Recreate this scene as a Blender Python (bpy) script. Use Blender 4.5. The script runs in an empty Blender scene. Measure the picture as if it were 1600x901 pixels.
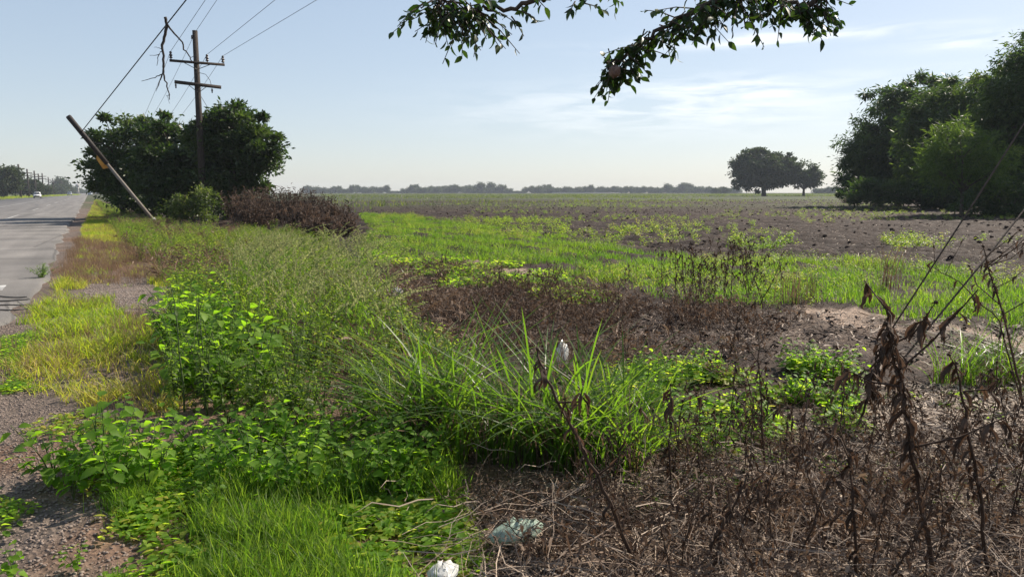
import bpy, math, random
import numpy as np
random.seed(5)
rng = np.random.default_rng(11)
R = math.radians
PI = math.pi
scene = bpy.context.scene
COL = scene.collection

# ------------------------------------------------------------------ camera
CAMH, F = 1.6, 1150.0
PITCH = math.atan(150.5 / F)
cp, sp = math.cos(PITCH), math.sin(PITCH)
cam_data = bpy.data.cameras.new('camera')
cam = bpy.data.objects.new('camera', cam_data)
COL.objects.link(cam)
cam.location = (0, 0, CAMH)
cam.rotation_euler = (PI / 2 - PITCH, 0, 0)
cam_data.sensor_width = 36.0
cam_data.lens = 36.0 * F / 1600.0
cam_data.clip_start = 0.05
cam_data.clip_end = 6000
scene.camera = cam


def direction(px, py):
    x = (px - 800) / F
    y = -(py - 450.5) / F
    return np.array([x, cp + y * sp, -sp + y * cp])


def ground_at(px, py, z=0.0):
    d = direction(px, py)
    t = (z - CAMH) / d[2]
    return np.array([d[0] * t, d[1] * t, z])


def at(px, py, Y):
    d = direction(px, py)
    t = Y / d[1]
    return np.array([d[0] * t, Y, CAMH + d[2] * t])


def project(P):
    P = np.asarray(P, float)
    x, y, z = P[..., 0], P[..., 1], P[..., 2] - CAMH
    dep = y * cp - z * sp
    up = y * sp + z * cp
    dep = np.where(dep < 0.05, 0.05, dep)
    return 800 + F * x / dep, 450.5 - F * up / dep


# ------------------------------------------------------------------ noise
def _hash(ix, iy, s):
    h = (ix.astype(np.int64) * 374761393 + iy.astype(np.int64) * 668265263 + s * 1274126177) & 0xffffffff
    h = ((h ^ (h >> 13)) * 1274126177) & 0xffffffff
    return ((h ^ (h >> 16)) & 0xffff) / 65535.0


def vnoise(x, y, s=0):
    ix, iy = np.floor(x), np.floor(y)
    fx, fy = x - ix, y - iy
    fx = fx * fx * (3 - 2 * fx)
    fy = fy * fy * (3 - 2 * fy)
    a, b = _hash(ix, iy, s), _hash(ix + 1, iy, s)
    c, d = _hash(ix, iy + 1, s), _hash(ix + 1, iy + 1, s)
    return (a * (1 - fx) + b * fx) * (1 - fy) + (c * (1 - fx) + d * fx) * fy


def fbm(x, y, scale, octs=4, s=0):
    v, a, tot = 0.0, 1.0, 0.0
    f = 1.0 / scale
    for o in range(octs):
        v = v + a * vnoise(x * f + 17.3 * o, y * f - 9.1 * o, s + o)
        tot += a
        a *= 0.5
        f *= 2.03
    return v / tot


def in_poly(px, py, poly):
    inside = np.zeros(np.shape(px), bool)
    n = len(poly)
    for i in range(n):
        x1, y1 = poly[i]
        x2, y2 = poly[(i + 1) % n]
        if y1 == y2:
            continue
        c = ((y1 > py) != (y2 > py)) & (px < (x2 - x1) * (py - y1) / (y2 - y1) + x1)
        inside ^= c
    return inside


def scatter(n, poly, jit=12, seed=0, dens=None):
    """n random ground points inside an outline of the ground, its edge made ragged by noise"""
    r = np.random.default_rng(1000 + seed)
    c = np.array([ground_at(x, y) for x, y in poly])
    lo, hi = c.min(0), c.max(0)
    out, tot = [], 0
    for _ in range(400):
        p = np.zeros((max(4000, n), 3))
        p[:, 0] = r.uniform(lo[0], hi[0], len(p))
        p[:, 1] = r.uniform(lo[1], hi[1], len(p))
        px, py = project(p)
        k = np.minimum(1.0, np.maximum(0.12, (py - 300) / 300.0))
        jx = (fbm(p[:, 0], p[:, 1], 0.9, 3, 40 + seed) - 0.5) * 6 * jit * k
        jy = (fbm(p[:, 0], p[:, 1], 0.9, 3, 60 + seed) - 0.5) * 3 * jit * k
        ok = in_poly(px + jx, py + jy, poly)
        if dens is not None:
            ok &= r.random(len(p)) < dens(p[:, 0], p[:, 1])
        out.append(p[ok])
        tot += int(ok.sum())
        if tot >= n:
            break
    return np.concatenate(out)[:n]


# ------------------------------------------------------------------ the road line and the lie of the land
AZ = math.atan(655 / F)
RD = np.array([-math.sin(AZ), math.cos(AZ)])        # along the road
RN = np.array([-math.cos(AZ), -math.sin(AZ)])       # to its left
ROAD0, ROAD1 = 0.97, 15.6


def road_s(x, y):
    return x * RN[0] + y * RN[1]


def road_t(x, y):
    return x * RD[0] + y * RD[1]


def road_pt(t, s, z=0.0):
    return np.array([RD[0] * t + RN[0] * s, RD[1] * t + RN[1] * s, z])


def smooth(a, b, x):
    t = np.clip((x - a) / (b - a), 0, 1)
    return t * t * (3 - 2 * t)


P_PATH = [(1240, 484), (1300, 490), (1400, 500), (1600, 512), (1720, 530), (1720, 570), (1560, 560), (1380, 575), (1200, 565), (1120, 530), (1180, 500)]
P_TRACK = [(1240, 482), (1300, 487), (1420, 500), (1580, 520), (1720, 536), (1720, 556), (1560, 546), (1400, 522), (1290, 503)]
P_PALE = [(700, 411), (760, 412), (830, 424), (900, 440), (880, 450), (800, 430), (720, 424)]
P_GRAVEL = [(110, 462), (150, 440), (215, 430), (268, 462), (262, 500), (200, 500), (170, 470)]


def height(x, y):
    r = np.hypot(x, y)
    s = road_s(x, y)
    onroad = smooth(ROAD0 - 0.9, ROAD0 - 0.1, s) * (1 - smooth(ROAD1, ROAD1 + 1.5, s))
    field = smooth(2.0, 9.0, -s)
    near = 1 - smooth(60, 300, r)
    clod = (np.abs(fbm(x, y, 0.16, 3, 3) - 0.5) * 2)
    z = (fbm(x, y, 0.5, 4, 1) - 0.5) * 0.07
    z = z + field * near * (clod * 0.10 - 0.03 + (fbm(x, y, 1.6, 2, 5) - 0.5) * 0.14)
    # plough furrows along the road direction
    z = z + field * near * 0.085 * np.sin(s * 2 * PI / 1.5 + 2.5 * fbm(x, y, 6, 2, 8)) * smooth(12, 22, r)
    z = z + (fbm(x, y, 60, 2, 9) - 0.5) * 0.5 * smooth(40, 120, r) * near
    z = z + (fbm(x, y, 0.06, 2, 12) - 0.5) * 0.02 * (1 - smooth(8, 20, r))
    return z * (1 - onroad) - 0.035 * onroad


def with_height(p):
    p = p.copy()
    p[:, 2] = height(p[:, 0], p[:, 1])
    return p


# ------------------------------------------------------------------ mesh templates: (verts, tris, tint, material index)
def tpl_join(parts):
    V, T, C, M = [], [], [], []
    n = 0
    for v, t, c, m in parts:
        V.append(v); T.append(t + n); C.append(c); M.append(m)
        n += len(v)
    return np.concatenate(V), np.concatenate(T), np.concatenate(C), np.concatenate(M)


def _pack(v, t, c, m):
    v = np.asarray(v, float).reshape(-1, 3)
    t = np.asarray(t, int).reshape(-1, 3)
    return v, t, np.full(len(v), float(c)), np.full(len(t), int(m))


def ribbon(path, width, side, tint=0.0, m=0, prof=None):
    path = np.asarray(path, float)
    n = len(path)
    V, T = [], []
    for i in range(n - 1):
        w = width * (prof[i] if prof is not None else 1 - 0.55 * i / (n - 1)) * 0.5
        V += [path[i] - side * w, path[i] + side * w]
    V.append(path[-1])
    for i in range(n - 2):
        a = 2 * i
        T += [(a, a + 1, a + 3), (a, a + 3, a + 2)]
    a = 2 * (n - 2)
    T.append((a, a + 1, a + 2))
    return _pack(V, T, tint, m)


def tube(path, rad, sides=5, tint=0.0, m=0, cap=True):
    path = np.asarray(path, float)
    n = len(path)
    rad = np.broadcast_to(np.asarray(rad, float), (n,))
    V, T = [], []
    ref = np.array([0.31, 0.17, 0.93])
    for i in range(n):
        d = path[min(i + 1, n - 1)] - path[max(i - 1, 0)]
        d = d / (np.linalg.norm(d) + 1e-9)
        rf = ref if abs(d @ ref) < 0.95 else np.array([1.0, 0, 0])
        u = np.cross(d, rf); u /= np.linalg.norm(u)
        w = np.cross(d, u)
        for k in range(sides):
            a = 2 * PI * k / sides
            V.append(path[i] + rad[i] * (math.cos(a) * u + math.sin(a) * w))
    for i in range(n - 1):
        for k in range(sides):
            a, b = i * sides + k, i * sides + (k + 1) % sides
            T += [(a, b, b + sides), (a, b + sides, a + sides)]
    if cap:
        V.append(path[0]); V.append(path[-1])
        c0, c1 = n * sides, n * sides + 1
        for k in range(sides):
            T.append((c0, (k + 1) % sides, k))
            T.append((c1, (n - 1) * sides + k, (n - 1) * sides + (k + 1) % sides))
    return _pack(V, T, tint, m)


def unit(v):
    return v / (np.linalg.norm(v) + 1e-9)


def leaf(base, d, up, L, W, droop=0.25, fold=0.18, tint=0.0, m=0, detail=True):
    """an ovate leaf with a folded midrib that bends over towards its tip"""
    d = unit(d)
    s = unit(np.cross(d, up))
    n = np.cross(s, d)
    if not detail:
        V = [base, base + d * L * .42 + s * W * .5 + n * fold * W, base + d * L - n * droop * L, base + d * L * .42 - s * W * .5 + n * fold * W, base + d * L * .45 - n * droop * L * .2]
        return _pack(V, [(0, 1, 4), (1, 2, 4), (0, 4, 3), (4, 2, 3)], tint, m)
    V = [base]
    for t, w in ((.22, .72), (.48, 1.0), (.76, .62)):
        c = base + d * L * t - n * droop * L * t * t
        V += [c + s * W * .5 * w + n * fold * W * w, c, c - s * W * .5 * w + n * fold * W * w]
    V.append(base + d * L * 0.98 - n * droop * L)
    T = [(0, 1, 2), (0, 2, 3)]
    for a in (1, 4):
        T += [(a, a + 3, a + 4), (a, a + 4, a + 1), (a + 1, a + 4, a + 5), (a + 1, a + 5, a + 2)]
    T += [(7, 10, 8), (8, 10, 9)]
    return _pack(V, T, tint, m)


def blob(c, r, seed=0, m=0, tint=0.0, rough=0.25):
    """a small rough seed head / clod / stone"""
    rr = np.random.default_rng(seed)
    t = (1 + 5 ** .5) / 2
    V = np.array([(-1, t, 0), (1, t, 0), (-1, -t, 0), (1, -t, 0), (0, -1, t), (0, 1, t), (0, -1, -t), (0, 1, -t), (t, 0, -1), (t, 0, 1), (-t, 0, -1), (-t, 0, 1)], float)
    V /= np.linalg.norm(V[0])
    T = [(0, 11, 5), (0, 5, 1), (0, 1, 7), (0, 7, 10), (0, 10, 11), (1, 5, 9), (5, 11, 4), (11, 10, 2), (10, 7, 6), (7, 1, 8), (3, 9, 4), (3, 4, 2), (3, 2, 6), (3, 6, 8), (3, 8, 9), (4, 9, 5), (2, 4, 11), (6, 2, 10), (8, 6, 7), (9, 8, 1)]
    V = V * (1 + rough * rr.uniform(-1, 1, (12, 1)))
    return _pack(np.asarray(c) + V * np.asarray(r), T, tint, m)


def box(c, s, m=0, rz=0.0):
    x, y, z = np.asarray(s, float) / 2
    V = np.array([(-x, -y, -z), (x, -y, -z), (x, y, -z), (-x, y, -z), (-x, -y, z), (x, -y, z), (x, y, z), (-x, y, z)])
    c_, s_ = math.cos(rz), math.sin(rz)
    V = V @ np.array([[c_, s_, 0], [-s_, c_, 0], [0, 0, 1]]) + np.asarray(c, float)
    T = [(0, 2, 1), (0, 3, 2), (4, 5, 6), (4, 6, 7), (0, 1, 5), (0, 5, 4), (1, 2, 6), (1, 6, 5), (2, 3, 7), (2, 7, 6), (3, 0, 4), (3, 4, 7)]
    return _pack(V, T, 0.5, m)


class Batch:
    def __init__(self):
        self.V, self.T, self.C, self.M, self.n = [], [], [], [], 0

    def put(self, tpl):
        v, t, c, m = tpl
        self.V.append(v); self.T.append(t + self.n); self.C.append(c); self.M.append(m)
        self.n += len(v)
        return self

    def many(self, tpls, pos, scale, tint, rz=None, seed=0, tilt=0.0):
        """copies of the templates, merged: for stuff only"""
        r = np.random.default_rng(seed + 77)
        N = len(pos)
        if N == 0:
            return self
        rz = r.uniform(0, 2 * PI, N) if rz is None else rz
        scale = np.broadcast_to(np.asarray(scale, float), (N,))
        which = r.integers(0, len(tpls), N)
        for k, (v, t, c, m) in enumerate(tpls):
            i = np.where(which == k)[0]
            if len(i) == 0:
                continue
            ca, sa = np.cos(rz[i])[:, None], np.sin(rz[i])[:, None]
            vv = v[None, :, :] * scale[i][:, None, None]
            x = vv[..., 0] * ca - vv[..., 1] * sa
            y = vv[..., 0] * sa + vv[..., 1] * ca
            z = vv[..., 2]
            if tilt:
                x = x + z * r.normal(0, tilt, len(i))[:, None]
                y = y + z * r.normal(0, tilt, len(i))[:, None]
            P = np.stack([x, y, z], -1) + pos[i][:, None, :]
            nv = len(v)
            self.V.append(P.reshape(-1, 3))
            self.T.append((t[None] + (np.arange(len(i)) * nv)[:, None, None]).reshape(-1, 3) + self.n)
            self.C.append((c[None] + tint[i][:, None]).reshape(-1))
            self.M.append(np.tile(m, len(i)))
            self.n += nv * len(i)
        return self

    def mesh(self, name, mats, smooth_=False):
        V = np.concatenate(self.V); T = np.concatenate(self.T); C = np.concatenate(self.C); M = np.concatenate(self.M)
        me = bpy.data.meshes.new(name)
        me.vertices.add(len(V)); me.vertices.foreach_set('co', V.astype(np.float32).ravel())
        me.loops.add(len(T) * 3); me.loops.foreach_set('vertex_index', T.astype(np.int32).ravel())
        me.polygons.add(len(T))
        me.polygons.foreach_set('loop_start', np.arange(0, len(T) * 3, 3, dtype=np.int32))
        me.polygons.foreach_set('material_index', M.astype(np.int32))
        me.update(calc_edges=True)
        at_ = me.attributes.new('tint', 'FLOAT', 'POINT')
        at_.data.foreach_set('value', C.astype(np.float32))
        for m in (mats if isinstance(mats, (list, tuple)) else [mats]):
            me.materials.append(m)
        if smooth_:
            me.polygons.foreach_set('use_smooth', np.ones(len(T), bool))
        return me

    def obj(self, name, mats, parent=None, smooth_=False):
        o = bpy.data.objects.new(name, self.mesh(name, mats, smooth_))
        COL.objects.link(o)
        if parent is not None:
            o.parent = parent
        return o


def tag(o, label=None, cat=None, group=None, kind=None):
    if label: o['label'] = label
    if cat: o['category'] = cat
    if group: o['group'] = group
    if kind: o['kind'] = kind
    return o


def thing(name, label, cat, loc=(0, 0, 0), rz=0.0, group=None):
    o = bpy.data.objects.new(name, None)
    o.empty_display_size = 0.1
    COL.objects.link(o)
    o.location = tuple(float(v) for v in loc)
    o.rotation_euler = (0, 0, rz)
    return tag(o, label, cat, group, 'thing')


def dup(root, loc, rz=0.0, scale=1.0, label=None, group=None):
    """a copy of a thing with copies of its parts and sub-parts"""
    r = root.copy(); COL.objects.link(r)
    r.location = tuple(float(v) for v in loc)
    r.rotation_euler = (0, 0, rz)
    r.scale = (scale,) * 3
    if label: r['label'] = label
    if group: r['group'] = group
    for ch in list(root.children):
        c = ch.copy(); COL.objects.link(c); c.parent = r
        for g in list(ch.children):
            d = g.copy(); COL.objects.link(d); d.parent = c
    return r


used = set()


def place(root, loc, rz, scale, label, group=None):
    """the first call moves the first-built one itself, later calls copy it"""
    if root.name not in used:
        used.add(root.name)
        root.location = tuple(float(v) for v in loc)
        root.rotation_euler = (0, 0, rz)
        root.scale = (scale,) * 3
        root['label'] = label
        if group: root['group'] = group
        return root
    return dup(root, loc, rz, scale, label, group)


# ------------------------------------------------------------------ materials
def new_mat(name):
    m = bpy.data.materials.new(name)
    m.use_nodes = True
    nt = m.node_tree
    nt.nodes.clear()
    out = nt.nodes.new('ShaderNodeOutputMaterial')
    return m, nt, out


def ramp_node(nt, cols, pos=None):
    r = nt.nodes.new('ShaderNodeValToRGB')
    n = len(cols)
    e = r.color_ramp.elements
    while len(e) < n:
        e.new(0.5)
    for i, c in enumerate(cols):
        e[i].position = pos[i] if pos else i / max(1, n - 1)
        e[i].color = (*c, 1)
    return r


def plant_mat(name, cols, tcols=None, trans=0.45, rough=0.5, spec=0.3, var=0.35):
    """leaf material: tint attribute picks the leaf's own colour; light passes through thin leaves"""
    m, nt, out = new_mat(name)
    L = nt.links.new
    a = nt.nodes.new('ShaderNodeAttribute'); a.attribute_name = 'tint'
    oi = nt.nodes.new('ShaderNodeObjectInfo')
    mm = nt.nodes.new('ShaderNodeMath'); mm.operation = 'MULTIPLY_ADD'
    mm.inputs[1].default_value = var
    L(oi.outputs['Random'], mm.inputs[0])
    sb = nt.nodes.new('ShaderNodeMath'); sb.operation = 'SUBTRACT'; sb.inputs[1].default_value = var / 2
    L(a.outputs['Fac'], sb.inputs[0])
    L(sb.outputs[0], mm.inputs[2])
    r1 = ramp_node(nt, cols); L(mm.outputs[0], r1.inputs[0])
    bs = nt.nodes.new('ShaderNodeBsdfPrincipled')
    bs.inputs['Roughness'].default_value = rough
    bs.inputs['Specular IOR Level'].default_value = spec
    L(r1.outputs[0], bs.inputs['Base Color'])
    if trans > 0:
        r2 = ramp_node(nt, tcols or cols); L(mm.outputs[0], r2.inputs[0])
        tr = nt.nodes.new('ShaderNodeBsdfTranslucent'); L(r2.outputs[0], tr.inputs[0])
        mx = nt.nodes.new('ShaderNodeMixShader'); mx.inputs[0].default_value = trans
        L(bs.outputs[0], mx.inputs[1]); L(tr.outputs[0], mx.inputs[2])
        L(mx.outputs[0], out.inputs[0])
    else:
        L(bs.outputs[0], out.inputs[0])
    return m


def noise_mat(name, cols, scale=8.0, rough=0.8, bump=0.0, spec=0.3, metal=0.0, pos=None, stretch=None, detail=6):
    m, nt, out = new_mat(name)
    L = nt.links.new
    tc = nt.nodes.new('ShaderNodeTexCoord')
    mp = nt.nodes.new('ShaderNodeMapping')
    if stretch: mp.inputs['Scale'].default_value = stretch
    L(tc.outputs['Object'], mp.inputs[0])
    n = nt.nodes.new('ShaderNodeTexNoise'); n.inputs['Scale'].default_value = scale; n.inputs['Detail'].default_value = detail
    L(mp.outputs[0], n.inputs['Vector'])
    r = ramp_node(nt, cols, pos or ([0.3, 0.7] if len(cols) == 2 else None)); L(n.outputs['Fac'], r.inputs[0])
    bs = nt.nodes.new('ShaderNodeBsdfPrincipled')
    bs.inputs['Roughness'].default_value = rough
    bs.inputs['Specular IOR Level'].default_value = spec
    bs.inputs['Metallic'].default_value = metal
    L(r.outputs[0], bs.inputs['Base Color'])
    if bump:
        b = nt.nodes.new('ShaderNodeBump'); b.inputs['Strength'].default_value = bump; b.inputs['Distance'].default_value = 0.02
        L(n.outputs['Fac'], b.inputs['Height']); L(b.outputs[0], bs.inputs['Normal'])
    L(bs.outputs[0], out.inputs[0])
    return m


M = {}
M['lime'] = plant_mat('lime_grass', [(.04, .08, .012), (.075, .13, .016), (.12, .16, .025)], [(.11, .26, .014), (.22, .42, .022), (.36, .50, .04)], .5, .5, .25)
M['yellow'] = plant_mat('yellowing_grass', [(.10, .16, .018), (.18, .21, .025), (.26, .22, .06)], [(.36, .60, .02), (.60, .68, .03), (.62, .50, .11)], .5, .5, .3)
M['dry'] = plant_mat('dry_grass', [(.09, .06, .04), (.17, .11, .07), (.26, .17, .10)], [(.12, .08, .05), (.25, .16, .09), (.36, .24, .13)], .35, .7, .2)
M['weed'] = plant_mat('weed_leaf', [(.05, .08, .018), (.08, .125, .022), (.125, .16, .032), (.18, .17, .06)], [(.19, .36, .02), (.31, .48, .03), (.44, .56, .05), (.55, .48, .1)], .5, .5, .3)
M['broad'] = plant_mat('broad_leaf', [(.08, .15, .02), (.13, .23, .026), (.19, .26, .04), (.34, .30, .06)], [(.30, .58, .02), (.46, .74, .03), (.60, .76, .06), (.75, .66, .10)], .55, .55, .2)
M['blade'] = plant_mat('long_blade', [(.05, .09, .014), (.09, .145, .018), (.15, .17, .03)], [(.18, .36, .018), (.32, .50, .025), (.5, .58, .05)], .5, .42, .4)
M['stem'] = plant_mat('green_stem', [(.05, .08, .02), (.09, .11, .03), (.12, .09, .04)], trans=0, rough=.6)
M['plume'] = plant_mat('seed_plume', [(.17, .19, .07), (.28, .27, .12), (.35, .26, .16)], [(.32, .37, .12), (.48, .46, .2), (.52, .38, .23)], .5, .6, .3)
M['dead'] = plant_mat('dead_leaf', [(.055, .036, .025), (.125, .083, .058), (.24, .175, .125)], [(.09, .05, .03), (.19, .11, .065), (.33, .22, .13)], .2, .75, .2)
M['deadstem'] = plant_mat('dead_stem', [(.05, .031, .021), (.13, .084, .058), (.29, .21, .155)], trans=0, rough=.8, spec=.2)
M['straw'] = plant_mat('straw', [(.06, .04, .03), (.17, .118, .085), (.37, .29, .22)], trans=0, rough=.7, spec=.3)
M['crown'] = plant_mat('tree_leaf', [(.020, .034, .012), (.032, .052, .015), (.05, .075, .020)], [(.045, .10, .012), (.08, .16, .015), (.16, .24, .03)], .3, .45, .35)
M['feather'] = plant_mat('feathery_leaf', [(.022, .040, .012), (.038, .062, .016), (.06, .09, .022)], [(.045, .10, .012), (.09, .17, .018), (.18, .27, .03)], .32, .5, .3)
M['feather2'] = plant_mat('pale_feathery_leaf', [(.035, .06, .014), (.055, .09, .02), (.09, .13, .03)], [(.10, .19, .02), (.17, .28, .03), (.28, .38, .05)], .4, .5, .3)
M['far'] = plant_mat('far_leaf', [(.025, .035, .018), (.035, .048, .022), (.05, .062, .028)], [(.04, .07, .015), (.06, .10, .02), (.09, .13, .03)], .25, .6, .2)
M['over'] = plant_mat('overhead_leaf', [(.014, .030, .009), (.022, .042, .011), (.04, .066, .016)], [(.02, .055, .006), (.045, .11, .01), (.16, .28, .02)], .25, .45, .3)
M['olive'] = plant_mat('olive_leaf', [(.03, .045, .014), (.05, .07, .018), (.085, .10, .03)], [(.09, .15, .02), (.15, .23, .03), (.3, .34, .06)], .4, .5, .3)
M['bark'] = noise_mat('bark', [(.035, .026, .02), (.09, .068, .052)], 9, .9, .6, stretch=(4, 4, 1))
M['polewood'] = noise_mat('pole_wood', [(.02, .015, .012), (.055, .042, .035)], 14, .85, .4, stretch=(6, 6, .6))
M['greypole'] = noise_mat('weathered_pole', [(.13, .11, .095), (.24, .21, .185)], 12, .8, .4, stretch=(6, 6, .6))
M['tar'] = noise_mat('tarred_wood', [(.012, .010, .010), (.035, .027, .024)], 12, .7, .3, stretch=(6, 6, .6))
M['concrete'] = noise_mat('concrete', [(.28, .27, .26), (.42, .40, .38)], 10, .85, .3)
M['steel'] = noise_mat('galvanised_steel', [(.06, .055, .05), (.13, .12, .11)], 16, .55, .0, metal=.5)
M['porcelain'] = noise_mat('brown_porcelain', [(.03, .018, .014), (.06, .035, .028)], 6, .25, 0, spec=.6)
M['ochre'] = noise_mat('ochre_paint', [(.42, .20, .04), (.60, .32, .07)], 9, .6, .1)
M['wire'] = noise_mat('aluminium_wire', [(.06, .06, .065), (.12, .12, .125)], 30, .5, 0)
M['rubber'] = noise_mat('black_cable_sheath', [(.012, .012, .013), (.03, .03, .03)], 20, .5, 0)
M['rust'] = noise_mat('rusty_wire', [(.05, .035, .025), (.11, .075, .055)], 30, .8, .2)
M['carwhite'] = noise_mat('white_car_paint', [(.62, .62, .63), (.75, .75, .75)], 1, .3, 0, spec=.6)
M['cargrey'] = noise_mat('silver_blue_car_paint', [(.20, .24, .29), (.28, .32, .37)], 1, .3, 0, spec=.6)
M['cardark'] = noise_mat('black_plastic', [(.015, .015, .016), (.03, .03, .03)], 5, .5, 0)
M['glass'] = noise_mat('tinted_glass', [(.015, .018, .02), (.03, .035, .04)], 2, .08, 0, spec=.9)
M['lens'] = noise_mat('headlight_lens', [(.5, .5, .5), (.7, .7, .68)], 5, .15, 0, spec=.8)
M['plate'] = noise_mat('number_plate', [(.6, .6, .58), (.7, .7, .68)], 4, .4, 0)
M['fruit'] = noise_mat('mud_nest', [(.10, .06, .045), (.22, .14, .11)], 34, .8, .4)
M['whiteline'] = noise_mat('worn_road_paint', [(.13, .125, .12), (.50, .49, .47)], 5, .7, 0, pos=[.38, .62])


def plastic_mat(name, col, trans):
    m, nt, out = new_mat(name)
    L = nt.links.new
    bs = nt.nodes.new('ShaderNodeBsdfPrincipled')
    n = nt.nodes.new('ShaderNodeTexNoise'); n.inputs['Scale'].default_value = 30
    r = ramp_node(nt, [tuple(c * .6 for c in col), col], [.3, .6]); L(n.outputs[0], r.inputs[0]); L(r.outputs[0], bs.inputs['Base Color'])
    bs.inputs['Roughness'].default_value = .25
    tr = nt.nodes.new('ShaderNodeBsdfTranslucent'); tr.inputs[0].default_value = (*col, 1)
    mx = nt.nodes.new('ShaderNodeMixShader'); mx.inputs[0].default_value = trans
    L(bs.outputs[0], mx.inputs[1]); L(tr.outputs[0], mx.inputs[2]); L(mx.outputs[0], out.inputs[0])
    return m


M['bag'] = plastic_mat('thin_white_plastic', (.75, .76, .74), .35)
M['greenplastic'] = plastic_mat('pale_green_plastic', (.48, .60, .50), .4)


def ground_mat():
    m, nt, out = new_mat('earth')
    L = nt.links.new
    at_ = nt.nodes.new('ShaderNodeAttribute'); at_.attribute_name = 'soil'
    geo = nt.nodes.new('ShaderNodeNewGeometry')
    n1 = nt.nodes.new('ShaderNodeTexNoise'); n1.inputs['Scale'].default_value = 7; n1.inputs['Detail'].default_value = 10; n1.inputs['Roughness'].default_value = .7
    n2 = nt.nodes.new('ShaderNodeTexVoronoi'); n2.inputs['Scale'].default_value = 45
    n3 = nt.nodes.new('ShaderNodeTexNoise'); n3.inputs['Scale'].default_value = .7; n3.inputs['Detail'].default_value = 6
    for n in (n1, n2, n3): L(geo.outputs['Position'], n.inputs['Vector'])
    r1 = ramp_node(nt, [(.45, .45, .45), (1, 1, 1), (1.0, 1.0, 1.0)], [.3, .55, .8])
    L(n1.outputs[0], r1.inputs[0])
    r3 = ramp_node(nt, [(.72, .70, .70), (1, 1, 1)], [.35, .65]); L(n3.outputs[0], r3.inputs[0])
    # pebbles and crumbs of their own shade
    r2 = ramp_node(nt, [(.7, .7, .7), (1.35, 1.3, 1.25)], [.2, .9]); L(n2.outputs['Color'], r2.inputs[0])
    m1 = nt.nodes.new('ShaderNodeMixRGB'); m1.blend_type = 'MULTIPLY'; m1.inputs[0].default_value = 1
    m2 = nt.nodes.new('ShaderNodeMixRGB'); m2.blend_type = 'MULTIPLY'; m2.inputs[0].default_value = 1
    m3 = nt.nodes.new('ShaderNodeMixRGB'); m3.blend_type = 'MULTIPLY'; m3.inputs[0].default_value = .8
    L(at_.outputs['Color'], m1.inputs[1]); L(r1.outputs[0], m1.inputs[2])
    L(m1.outputs[0], m2.inputs[1]); L(r3.outputs[0], m2.inputs[2])
    L(m2.outputs[0], m3.inputs[1]); L(r2.outputs[0], m3.inputs[2])
    bs = nt.nodes.new('ShaderNodeBsdfPrincipled'); bs.inputs['Roughness'].default_value = .9; bs.inputs['Specular IOR Level'].default_value = .2
    L(m3.outputs[0], bs.inputs['Base Color'])
    b = nt.nodes.new('ShaderNodeBump'); b.inputs['Strength'].default_value = .9; b.inputs['Distance'].default_value = .035
    ad = nt.nodes.new('ShaderNodeMath'); ad.operation = 'MULTIPLY_ADD'; ad.inputs[1].default_value = .35
    L(n2.outputs['Distance'], ad.inputs[0]); L(n1.outputs[0], ad.inputs[2])
    L(ad.outputs[0], b.inputs['Height']); L(b.outputs[0], bs.inputs['Normal'])
    L(bs.outputs[0], out.inputs[0])
    return m


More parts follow.
